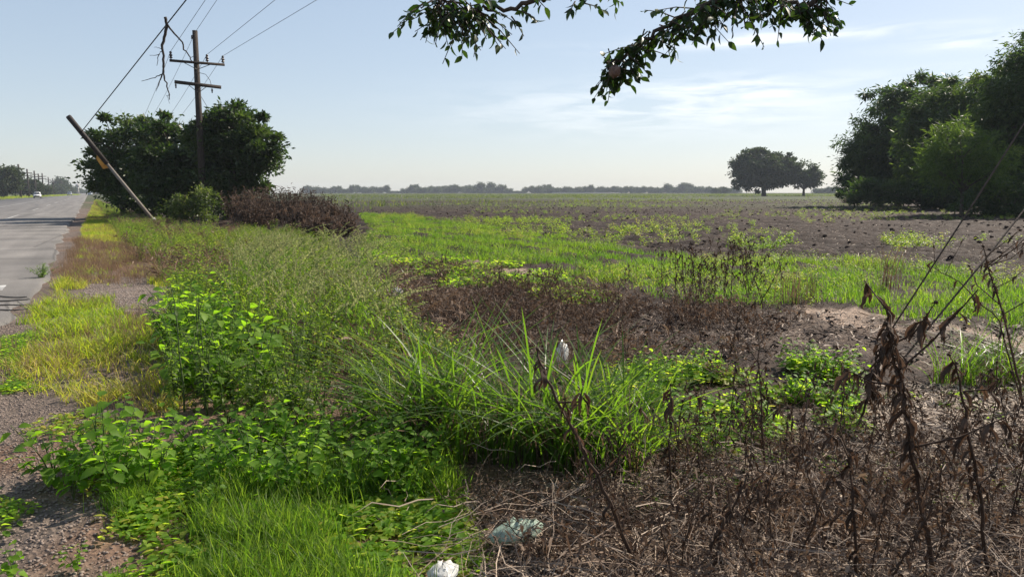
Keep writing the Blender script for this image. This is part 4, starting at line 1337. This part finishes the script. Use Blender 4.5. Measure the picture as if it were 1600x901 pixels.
def bar(a, b, w, h, m=0):
    """a rectangular timber from a to b"""
    a, b = np.asarray(a, float), np.asarray(b, float)
    d = unit(b - a); s = unit(np.cross(d, [0, 0, 1])) * w / 2; u = np.cross(s, d); u = unit(u) * h / 2
    V = [a - s - u, a + s - u, a + s + u, a - s + u, b - s - u, b + s - u, b + s + u, b - s + u]
    return _pack(V, [(0, 1, 2), (0, 2, 3), (4, 6, 5), (4, 7, 6), (0, 5, 1), (0, 4, 5), (1, 6, 2), (1, 5, 6), (2, 7, 3), (2, 6, 7), (3, 4, 0), (3, 7, 4)], .5, m)


PY = 39.0
pb_ = ground_at(319, 347.2)
pt_ = at(304.5, 48, PY)
pole = thing('utility_pole', 'dark upright wooden utility pole with two crossarms behind the roadside trees', 'utility pole', pb_)
rel = lambda p: np.asarray(p) - pb_
axis = unit(pt_ - pb_)
Batch().put(tube([np.array([0, 0, -.3]), rel(pb_ + (pt_ - pb_) * .5), rel(pt_)], [.19, .165, .13], 12)).obj('shaft', M['polewood'], pole, True)


def on_pole(py_):
    f = (at(310, py_, PY)[2] - pb_[2]) / (pt_[2] - pb_[2])
    return pb_ + (pt_ - pb_) * f


u0 = on_pole(98.5) - RD3 * .17
UA, UB = u0 + RN3 * 1.28, u0 - RN3 * 1.34
Batch().put(bar(rel(UA), rel(UB), .10, .12)).obj('crossarm', M['polewood'], pole)
l0 = on_pole(132.5) - RD3 * .17
LA, LB = l0 + RN3 * 1.10 + np.array([0, 0, .06]), l0 - RN3 * 1.12 - np.array([0, 0, .06])
Batch().put(bar(rel(LA), rel(LB), .12, .16)).obj('crossarm', M['polewood'], pole)
ins_top = []
for q in (UA - RN3 * .07, u0 - RN3 * .50, UB + RN3 * .07):
    b_ = q + np.array([0, 0, .06])
    insulator(rel(b_)).obj('insulator', M['porcelain'], pole, True)
    ins_top.append(b_ + np.array([0, 0, .38]))
insulator(rel(pt_ - RN3 * -.16 - axis * .45), 1, .55).obj('insulator', M['porcelain'], pole, True)
for q in (LA - RN3 * .05, LB + RN3 * .45):
    insulator(rel(q - np.array([0, 0, .08])), -1, .6).obj('insulator', M['porcelain'], pole, True)
for sgn in (1, -1):
    Batch().put(tube([rel(u0 + RN3 * sgn * .62 - np.array([0, 0, .05])), rel(on_pole(109) - RD3 * .15)], .018, 5)).obj('brace', M['steel'], pole)
    Batch().put(tube([rel(l0 + RN3 * sgn * .42 - np.array([0, 0, .07])), rel(on_pole(145) - RD3 * .15)], .018, 5)).obj('brace', M['steel'], pole)
j = [rel(on_pole(113) - RN3 * .1), rel(on_pole(115) - RN3 * .42), rel(on_pole(124) - RN3 * .62), rel(LB + RN3 * .45 - np.array([0, 0, .05]))]
Batch().put(tube(j, .014, 5)).obj('jumper_wire', M['rubber'], pole)


def wire(name, label, a, b, sag, r=.011, mat='wire', cat='wire', group=None):
    t = np.linspace(0, 1, 40)
    P = np.asarray(a) + (np.asarray(b) - np.asarray(a)) * t[:, None]
    P[:, 2] -= sag * 4 * t * (1 - t)
    return tag(Batch().put(tube(P, r, 5, .5)).obj(name, M[mat], smooth_=True), label, cat, group), P


def through(a, px, py, z):
    """carry a wire from a through the point of that height seen there, and on past the frame"""
    d = direction(px, py); tt = (z - CAMH) / d[2]
    p = np.array([0, 0, CAMH]) + d * tt
    return p, p + (p - a) * .9


for k, (a, px, py, z, lab) in enumerate(((ins_top[1], 430, 0, 9.05, 'power line from the middle insulator rising to the top edge'),
                                         (ins_top[2], 495, 0, 9.05, 'lowest power line, from the right end insulator to the top edge'),
                                         (ins_top[0], 321, 0, 9.15, 'power line from the left end insulator rising steeply to the top edge'),
                                         (pt_ - axis * .1, 339, 0, 10.2, 'topmost wire from the head of the upright utility pole'))):
    p, e = through(a, px, py, z)
    wire('power_line', lab, a, e, .0, .010)
# the same line carried on beyond the pole, along the road
for a, lab in ((ins_top[0], 'power line running on behind the left end insulator into the trees'),
               (ins_top[1], 'power line running on behind the middle insulator into the trees'),
               (ins_top[2], 'power line running on behind the right end insulator'),
               (pt_ - axis * .1, 'wire running on from the pole head down behind the trees'),):
    e = a + RD3 * 75 + np.array([0, 0, -.6])
    wire('power_line', lab, a, e, 1.3, .010)
wire('guy_cable', 'thin guy cable slanting down right from the lower crossarm into the tree', on_pole(142), at(352, 214, 44), 0, .012, 'steel', 'cable')

# leaning pole with its cable and the dead branch caught on it
LY = 34.0
lb_ = ground_at(247, 353)
lt_ = at(106, 181, 33.4)
lp = thing('leaning_pole', 'broken pole leaning far over towards the road, dark upper half and pale lower half', 'pole', lb_)
lrel = lambda f: (lt_ - lb_) * f
Batch().put(tube([lrel(-.03), lrel(.3), lrel(.60)], [.09, .077, .068], 10)).obj('lower_pole', M['greypole'], lp, True)
Batch().put(tube([lrel(.58), lrel(.8), lrel(.992), lrel(1.0)], [.10, .112, .117, .09], 12)).obj('upper_pole', M['tar'], lp, True)
Batch().put(tube([lrel(-.02), lrel(.07)], [.17, .13], 10)).obj('concrete_footing', M['concrete'], lp, True)
sd_ = unit(np.cross(lt_ - lb_, [0, 1, 0])); sd_ = sd_ if sd_[2] < 0 else -sd_
pa, pz = lrel(.55), lrel(.67)
Vp = [pa + sd_ * .06, pz + sd_ * .09, pz + sd_ * .24 - lrel(.02), pa + sd_ * .30 + lrel(.015)]
yy = np.array([0, .03, 0])
Batch().put(_pack([v - yy for v in Vp] + [v + yy for v in Vp], [(0, 1, 2), (0, 2, 3), (4, 6, 5), (4, 7, 6), (0, 5, 1), (0, 4, 5), (1, 6, 2), (1, 5, 6), (2, 7, 3), (2, 6, 7), (3, 4, 0), (3, 7, 4)], .5, 0)).obj('marker_plate', M['ochre'], lp)
ca_ = lb_ + lrel(.86)
p, e = through(ca_, 291, 0, 7.3)
_, CP = wire('telephone_cable', 'thick cable from the leaning pole to the top edge, a dead branch caught on it', ca_, e, .0, .019, 'rubber', 'cable')
wire('drop_wire', 'thin slack wire from the leaning pole into the roadside trees', lb_ + lrel(.84), at(165, 221, 46), .25, .010, 'rubber', 'wire')

i_ = int(np.argmin(np.hypot(project(CP)[0] - 262, project(CP)[1] - 40)))
BY = CP[i_][1]
br = thing('dead_branch', 'bare dead branch hanging caught on the overhead cable against the sky', 'branch', CP[i_])


def brpath(pts, r0, r1, name, seed):
    rg = np.random.default_rng(seed)
    P = np.array([at(x, y, BY + .05) for x, y in pts])
    ts = np.linspace(0, len(P) - 1, 3 * len(P)); ii = np.minimum(ts.astype(int), len(P) - 2)
    Q = P[ii] + (P[ii + 1] - P[ii]) * (ts - ii)[:, None]
    Q[1:-1] += rg.normal(0, .010, (len(Q) - 2, 3))
    Batch().put(tube(Q - CP[i_], np.linspace(r0, r1, len(Q)), 6, .5)).obj(name, M['polewood'], br)


brpath([(258, 27), (261, 40), (257, 58), (253.5, 78), (256, 97), (255, 116)], .05, .034, 'limb', 1)
brpath([(261, 38), (270, 50), (285, 66), (288, 78), (297, 89), (300, 99)], .034, .016, 'limb', 2)
brpath([(255, 115), (259, 128), (264, 147), (265, 156)], .03, .012, 'twig', 3)
brpath([(255, 115), (249, 128), (244, 143)], .026, .008, 'twig', 4)
brpath([(254, 116), (242, 121), (221, 127)], .018, .007, 'twig', 5)
brpath([(253.5, 77), (247, 87), (245, 103)], .018, .007, 'twig', 6)
brpath([(249, 85), (240, 87), (234, 86)], .010, .005, 'twig', 7)
brpath([(253, 76), (247, 75), (241, 74)], .010, .005, 'twig', 8)
brpath([(264, 148), (261, 150), (265, 162)], .010, .005, 'twig', 9)
brpath([(299, 90), (305, 87)], .010, .005, 'twig', 10)

# taut guy wires at the right
for a, b, lab, dY in (((1392, 516), (1640, 130), 'upper of two taut brown guy wires slanting up to the right edge', 1.5),
                      ((1415, 556), (1640, 278), 'lower of two taut brown guy wires slanting up to the right edge', 1.5)):
    p0 = ground_at(*a); p1 = at(b[0], b[1], p0[1] + dY)
    P = np.array([p0 - (p1 - p0) * .01, p0 + (p1 - p0) * .5 + np.array([0, 0, -.02]), p1, p0 + (p1 - p0) * 2.6])
    tag(Batch().put(tube(P, .0105, 6, .5)).obj('guy_wire', M['rust']), lab, 'guy wire')

# black cables lying over the road edge
for k, (y0, y1) in enumerate(((466, 467), (474, 471), (481, 479), (489, 485))):
    pts = [ground_at(x, y) for x, y in ((-120, y0 + 3), (-40, y0), (0, y0 + (0 if k % 2 else 1.5)), (28, (y0 + y1) / 2 + 1), (40 + 4 * (k % 2), y1 + 1))]
    P = np.array(pts); ts = np.linspace(0, 4, 26)
    cx_ = np.polyfit(np.arange(5), P[:, 0], 3); cy_ = np.polyfit(np.arange(5), P[:, 1], 3)
    Q = np.stack([np.polyval(cx_, ts), np.polyval(cy_, ts), ts * 0], -1)
    Q[:, 1] += .05 * np.sin(ts * 1.7 + k * 1.9)
    Q[:, 2] = .041
    tag(Batch().put(tube(Q, .009, 6, .5)).obj('fallen_cable', M['rubber'], smooth_=True),
        ('black cable lying on the road edge, farthest of four', 'black cable lying on the road edge, second farthest of four', 'black cable lying on the road edge, second nearest of four', 'black cable lying on the road edge, nearest of four')[k], 'cable')

# ------------------------------------------------------------------ far poles along the road
fp = thing('utility_pole', 'x', 'utility pole')
Batch().put(tube([(0, 0, -.2), (0, 0, 9.8)], [.30, .24], 8)).obj('shaft', M['polewood'], fp)
for z in (8.4, 7.4):
    Batch().put(bar((RN[0] * 1.5, RN[1] * 1.5, z), (-RN[0] * 1.5, -RN[1] * 1.5, z), .2, .26)).obj('crossarm', M['polewood'], fp)
for px_, Y, s_, lab in ((32, 222, 1.0, 'hazy utility pole rising between the two dark trees left of the white car'),
                        (45, 252, .95, 'thin hazy utility pole second from the left beyond the road'),
                        (56, 283, .98, 'hazy utility pole standing above the oncoming white car'),
                        (62, 303, .92, 'faint utility pole just right of the one above the white car'),
                        (68, 327, 1.0, 'tallest looking hazy utility pole in the middle of the far row'),
                        (77, 370, .92, 'hazy utility pole third from the far end of the row'),
                        (84, 413, .92, 'hazy utility pole second from the far end of the row'),
                        (97, 520, .95, 'faintest utility pole at the far end of the row')):
    place(fp, (at(px_, 300, Y)[0], Y, 0), 0, s_, lab)
tw = thing('water_tower', 'small dark tower rising from the hazy trees where the road vanishes', 'tower', (at(122, 300, 640)[0], 640, 0))
Batch().put(tube([(0, 0, 0), (0, 0, 6.0)], [.9, .8], 8)).obj('column', M['concrete'], tw)
Batch().put(tube([(0, 0, 6.0), (0, 0, 6.3), (0, 0, 8.0), (0, 0, 8.5)], [.8, 1.6, 1.6, .4], 10)).obj('tank', M['concrete'], tw)

# ------------------------------------------------------------------ cars
def extrude(profile, w, inset=0.0):
    """side outline (x along the car, z up) given width; the upper points may lean in"""
    n = len(profile)
    V, T = [], []
    zt = max(z for _, z in profile)
    zb = min(z for _, z in profile)
    for sgn in (-1, 1):
        for x, z in profile:
            V.append((x, sgn * (w / 2 - inset * (z - zb) / (zt - zb)), z))
    c0 = np.mean([p[0] for p in profile]); c1 = np.mean([p[1] for p in profile])
    V += [(c0, -w / 2 + inset * .5, c1), (c0, w / 2 - inset * .5, c1)]
    for i in range(n):
        k = (i + 1) % n
        T += [(i, k, n + k), (i, n + k, n + i), (2 * n, k, i), (2 * n + 1, n + i, n + k)]
    return _pack(V, T, .5, 0)


def make_car(paint_):
    t = thing('car', 'x', 'car')
    Batch().put(extrude([(-2.15, .42), (-2.2, .75), (-2.1, .98), (-.9, 1.02), (1.0, 1.02), (1.95, .92), (2.2, .75), (2.2, .42), (1.9, .30), (-1.9, .30)], 1.80, .04)).obj('body', M[paint_], t)
    cab = Batch().put(extrude([(-2.0, 1.0), (-1.72, 1.60), (-1.4, 1.68), (.1, 1.68), (.4, 1.62), (1.05, 1.0)], 1.66, .14)).obj('cabin', M[paint_], t)
    ws = [(1.07, -.70, 1.05), (1.07, .70, 1.05), (.49, .60, 1.58), (.49, -.60, 1.58)]
    Batch().put(_pack(ws, [(0, 1, 2), (0, 2, 3)], .5, 0)).obj('windscreen', M['glass'], cab)
    rw = [(-2.0, -.7, 1.06), (-2.0, .7, 1.06), (-1.76, .62, 1.56), (-1.76, -.62, 1.56)]
    Batch().put(_pack(rw, [(0, 2, 1), (0, 3, 2)], .5, 0)).obj('rear_window', M['glass'], cab)
    for s in (-1, 1):
        sw = [(-1.8, s * .828, 1.08), (.85, s * .828, 1.08), (.35, s * .735, 1.56), (-1.55, s * .735, 1.56)]
        Batch().put(_pack(sw, [(0, 1, 2), (0, 2, 3)], .5, 0)).obj('side_window', M['glass'], cab)
        Batch().put(box((.85, s * .98, 1.08), (.14, .2, .15))).obj('mirror', M['cardark'], t)
        Batch().put(box((2.12, s * .66, .80), (.18, .34, .16))).obj('headlight', M['lens'], t)
        for x in (-1.35, 1.38):
            w_ = Batch().put(tube([(x, s * .70, .34), (x, s * .72, .34), (x, s * .90, .34), (x, s * .92, .34)], [.30, .34, .34, .30], 16)).obj('wheel', M['cardark'], t)
            Batch().put(tube([(x, s * .915, .34), (x, s * .93, .34)], [.19, .17], 12)).obj('rim', M['steel'], w_)
    Batch().put(box((2.16, 0, .62), (.12, 1.2, .20))).obj('grille', M['cardark'], t)
    Batch().put(box((2.18, 0, .40), (.16, 1.7, .18))).obj('bumper', M['cardark'], t)
    return t


car = make_car('carwhite')
hd = math.atan2(-RD[1], -RD[0])
Yc = 196.0
place(car, (at(58, 300, Yc)[0], Yc, .03), hd, .92, 'oncoming white car with a dark front on the far lane of the road')
car2 = make_car('cargrey')
Yc = 345.0
place(car2, (at(108.5, 300, Yc)[0], Yc, .03), hd, 1.05, 'second oncoming silver blue car, smaller and farther down the road')
Yc = 330.0
place(car2, (at(140.5, 300, Yc)[0], Yc, .03), hd + PI, 1.0, 'hazy distant car driving away beside the roadside bush')

# ------------------------------------------------------------------ the tree that overhangs the camera
def overhang():
    base = np.array([4.4, -2.2, 0.0])
    t = thing('overhanging_tree', 'leafy tree boughs hanging into the top of the photo, dark pointed leaves against the sky', 'tree', base)
    fork = np.array([3.9, -1.6, 2.5])
    TB = Batch().put(tube([base - base, (fork - base) * .5 + np.array([.08, 0, 0]), fork - base], [.20, .16, .13], 10))
    TB.obj('trunk', M['bark'], t, True)
    r = np.random.default_rng(77)
    Ls = Batch()

    def limb(pts, r0, r1, seed):
        rg = np.random.default_rng(seed)
        P = np.array(pts); n = len(P)
        ts = np.linspace(0, n - 1, 5 * n); ii = np.minimum(ts.astype(int), n - 2)
        # smooth through the points
        Q = []
        for tt, i in zip(ts, ii):
            f = tt - i; p0 = P[max(i - 1, 0)]; p1 = P[i]; p2 = P[i + 1]; p3 = P[min(i + 2, n - 1)]
            Q.append(.5 * ((2 * p1) + (-p0 + p2) * f + (2 * p0 - 5 * p1 + 4 * p2 - p3) * f * f + (-p0 + 3 * p1 - 3 * p2 + p3) * f ** 3))
        Q = np.array(Q); Q[1:-1] += rg.normal(0, .008, (len(Q) - 2, 3))
        Batch().put(tube(Q - base, np.linspace(r0, r1, len(Q)), 7, .5)).obj('limb', M['bark'], t)
        return Q

    def spray(p, n, size, seed, hang=.6, spread=.105):
        """a twig with leaflets, hanging from the limb at p"""
        rg = np.random.default_rng(seed)
        a = rg.uniform(0, 2 * PI)
        d = unit(np.array([math.cos(a), math.sin(a) * .7, -hang + rg.normal(0, .35)]))
        L = rg.uniform(.5, 1.2) * spread * 2
        tw = np.array([p, p + d * L * .5, p + d * L + np.array([0, 0, -.12 * L])])
        B.put(tube(tw - base, [.0035, .0025, .0015], 4, .5, 1, False))
        for i in range(n):
            f = .15 + .85 * (i + .5) / n
            q = tw[0] + (tw[1] - tw[0]) * min(1, f * 2) if f < .5 else tw[1] + (tw[2] - tw[1]) * (f - .5) * 2
            sd = unit(np.cross(d, [rg.normal(0, .4), rg.normal(0, .4), 1])) * (1 if i % 2 else -1)
            dv = unit(d * .55 + sd * .8 + np.array([0, 0, -.45]) + rg.normal(0, .3, 3))
            s_ = size * rg.uniform(.65, 1.15)
            B.put(leaf(q - base, dv, rg.normal(0, 1, 3) + np.array([0, 0, .6]), s_, s_ * .50, rg.uniform(.1, .5), .14, .42 + rg.uniform(-.4, .4), 0))

    Y = 3.5
    A = limb([fork, (2.9, 1.4, 3.4), at(1250, -75, Y), at(1150, -12, Y), at(1055, 30, Y), at(1000, 68, Y), at(965, 92, Y), at(948, 106, Y)], .020, .003, 1)
    Bq = limb([fork + np.array([0, 0, -.1]), (1.8, 2.0, 3.7), at(930, -70, 3.3), at(842, 2, 3.3), at(785, 14, 3.3), at(745, 14, 3.3), at(700, 2, 3.3), at(655, 8, 3.3)], .017, .003, 2)
    Cq = limb([fork + np.array([.05, 0, -.2]), (3.2, 1.6, 3.3), at(1400, -70, 3.6), at(1310, -12, 3.6), at(1255, 6, 3.6), at(1215, -2, 3.6)], .035, .006, 3)
    Dq = limb([A[len(A) // 2 - 4], at(1060, -55, 3.4), at(960, -30, 3.4), at(900, -6, 3.4)], .018, .004, 4)
    B = Batch()
    sd = 0

    def along(Q, lo, hi, n, size, k=(4, 8), spread=.11, hang=.6):
        nonlocal sd
        px, _ = project(Q)
        cand = [i for i in range(len(Q)) if lo <= px[i] <= hi]
        for _ in range(n):
            i = cand[r.integers(0, len(cand))]
            p = Q[i] + r.normal(0, .02, 3)
            sd += 1
            spray(p, int(r.integers(*k)), size, 900 + sd, hang, spread)

    along(A, 925, 1010, 32, .051, spread=.08)
    along(A, 1000, 1120, 34, .051, spread=.08, hang=.3)
    along(A, 1080, 1230, 54, .051, spread=.105)
    along(Bq, 660, 750, 62, .050, spread=.095)
    along(Bq, 760, 850, 5, .050, spread=.055)
    along(Cq, 1200, 1295, 40, .051, spread=.095)
    along(Dq, 890, 1000, 9, .051, spread=.07)
    # more of the crown above the frame
    for Q in (A, Bq, Cq):
        px, py = project(Q)
        for i in range(len(Q) // 4, len(Q)):
            if py[i] < -60:
                for _ in range(2):
                    sd += 1; spray(Q[i] + np.array([0, 0, .12]) + r.normal(0, .06, 3), 7, .09, 900 + sd, -.3, .14)
    B.obj('leaves', [M['over'], M['bark']], t)
    o = Batch().put(blob((0, 0, 0), (.044, .040, .048), 5, 0, .5, .12))
    return A


A_ = overhang()
# a rounded mud-coloured nest among the leaves of the lowest tip
def globe(c, r, rough, seed):
    rg = np.random.default_rng(seed)
    V, T = [], []
    nu, nv = 18, 12
    for jj in range(nv + 1):
        ph = PI * jj / nv
        for ii in range(nu):
            th = 2 * PI * ii / nu
            k = 1 + rough * (float(fbm(np.array([math.cos(th) * 1.5 + 5]), np.array([math.sin(th) * 1.5 + ph]), .8, 3, seed)[0]) - .5)
            V.append((math.cos(th) * math.sin(ph) * r[0] * k, math.sin(th) * math.sin(ph) * r[1] * k, math.cos(ph) * r[2] * k))
    for jj in range(nv):
        for ii in range(nu):
            a, b = jj * nu + ii, jj * nu + (ii + 1) % nu
            T += [(a, a + nu, b + nu), (a, b + nu, b)]
    return _pack(np.asarray(V), T, .5, 0)


nest = Batch().put(globe((0, 0, 0), (.027, .031, .026), .9, 6)).obj('insect_nest', M['fruit'], smooth_=True)
nest.location = tuple(float(v) for v in at(960, 112, 3.41))
tag(nest, 'rounded pinkish brown nest among the leaves at the lowest bough tip', 'nest')

# ------------------------------------------------------------------ air
hz = bpy.data.meshes.new('haze')
x0, x1, y0, y1, z0, z1 = -1620, 1620, -1620, 1620, -1.6, 19.5
hz.from_pydata([(x0, y0, z0), (x1, y0, z0), (x1, y1, z0), (x0, y1, z0), (x0, y0, z1), (x1, y0, z1), (x1, y1, z1), (x0, y1, z1)], [],
               [(0, 3, 2, 1), (4, 5, 6, 7), (0, 1, 5, 4), (1, 2, 6, 5), (2, 3, 7, 6), (3, 0, 4, 7)])
ho = bpy.data.objects.new('haze', hz); COL.objects.link(ho)
m = bpy.data.materials.new('air'); m.use_nodes = True; m.node_tree.nodes.clear()
out = m.node_tree.nodes.new('ShaderNodeOutputMaterial'); pv = m.node_tree.nodes.new('ShaderNodeVolumePrincipled')
pv.inputs['Color'].default_value = (.80, .88, 1.0, 1); pv.inputs['Density'].default_value = .00022; pv.inputs['Anisotropy'].default_value = 0
m.node_tree.links.new(pv.outputs[0], out.inputs['Volume'])
hz.materials.append(m)
tag(ho, kind='stuff')

# ------------------------------------------------------------------ sun and sky
SUN_AZ, SUN_EL = R(54), R(38)
sl = bpy.data.lights.new('sun', 'SUN'); sl.energy = 4.9; sl.angle = R(.53); sl.color = (1, .90, .76)
so = bpy.data.objects.new('sun', sl); COL.objects.link(so)
so.rotation_euler = (PI / 2 - SUN_EL, 0, PI - SUN_AZ)
w = bpy.data.worlds.new('World'); scene.world = w; w.use_nodes = True
nt = w.node_tree; nt.nodes.clear(); L = nt.links.new
wo = nt.nodes.new('ShaderNodeOutputWorld'); bg = nt.nodes.new('ShaderNodeBackground')
sky = nt.nodes.new('ShaderNodeTexSky'); sky.sky_type = 'NISHITA'; sky.sun_disc = False
sky.sun_elevation = SUN_EL; sky.sun_rotation = SUN_AZ
sky.air_density = 1.0; sky.dust_density = .6; sky.ozone_density = 1.5
bg.inputs['Strength'].default_value = .165
# thin high cloud: a layer of streaks far above, seen foreshortened
tc = nt.nodes.new('ShaderNodeTexCoord'); sx = nt.nodes.new('ShaderNodeSeparateXYZ'); L(tc.outputs['Generated'], sx.inputs[0])


def mth(op, a, b=None, c=None):
    n = nt.nodes.new('ShaderNodeMath'); n.operation = op
    for i, v in enumerate((a, b, c)):
        if v is None: continue
        if isinstance(v, (int, float)): n.inputs[i].default_value = v
        else: L(v, n.inputs[i])
    return n.outputs[0]


az = mth('ARCTAN2', sx.outputs[0], sx.outputs[1])
el = mth('ARCSINE', sx.outputs[2])
cv = nt.nodes.new('ShaderNodeCombineXYZ'); L(mth('MULTIPLY', az, 6.0), cv.inputs[0]); L(mth('MULTIPLY', el, 42.0), cv.inputs[1])
nn = nt.nodes.new('ShaderNodeTexNoise'); nn.inputs['Scale'].default_value = 1.6; nn.inputs['Detail'].default_value = 7; nn.inputs['Roughness'].default_value = .6; nn.inputs['Distortion'].default_value = .5
L(cv.outputs[0], nn.inputs['Vector'])
tot = None


def sky_dir(px, py):
    d = direction(px, py); d = d / np.linalg.norm(d)
    return math.atan2(d[0], d[1]), math.asin(d[2])


for px, py, wx, wy, amt in ((1060, 168, 260, 34, .75), (1150, 142, 170, 20, .9), (1190, 62, 190, 9, 1.0), (1525, 62, 90, 10, .8), (1420, 110, 60, 7, .3)):
    a0, e0 = sky_dir(px, py)
    da = mth('DIVIDE', mth('SUBTRACT', az, a0), wx / F); de = mth('DIVIDE', mth('SUBTRACT', el, e0), wy / F)
    g = mth('EXPONENT', mth('MULTIPLY', mth('ADD', mth('MULTIPLY', da, da), mth('MULTIPLY', de, de)), -1.0))
    g = mth('MULTIPLY', g, amt)
    tot = g if tot is None else mth('MAXIMUM', tot, g)
wisp = nt.nodes.new('ShaderNodeMapRange'); wisp.inputs[1].default_value = .38; wisp.inputs[2].default_value = .66; L(nn.outputs[0], wisp.inputs[0])
cf = mth('MULTIPLY', mth('MULTIPLY', tot, wisp.outputs[0]), .8)
mix = nt.nodes.new('ShaderNodeMixRGB'); L(cf, mix.inputs[0]); hs = nt.nodes.new('ShaderNodeGamma'); hs.inputs['Gamma'].default_value = .5; L(sky.outputs[0], hs.inputs['Color'])
sat = nt.nodes.new('ShaderNodeHueSaturation'); sat.inputs['Saturation'].default_value = 1.0; L(hs.outputs[0], sat.inputs['Color'])
tn = nt.nodes.new('ShaderNodeMixRGB'); tn.blend_type = 'MULTIPLY'; tn.inputs[0].default_value = 1; tn.inputs[2].default_value = (1.0, 1.035, 1.10, 1); L(sat.outputs[0], tn.inputs[1])
L(tn.outputs[0], mix.inputs[1]); mix.inputs[2].default_value = (4.3, 4.3, 4.25, 1)
L(mix.outputs[0], bg.inputs['Color']); L(bg.outputs[0], wo.inputs[0])

vs = scene.view_settings
vs.view_transform = 'Standard'; vs.look = 'None'; vs.gamma = 1; vs.use_curve_mapping = False; vs.exposure = 0.9
scene.cycles.use_denoising = True
scene.cycles.max_bounces = 8
scene.cycles.transparent_max_bounces = 8
scene.cycles.volume_bounces = 0
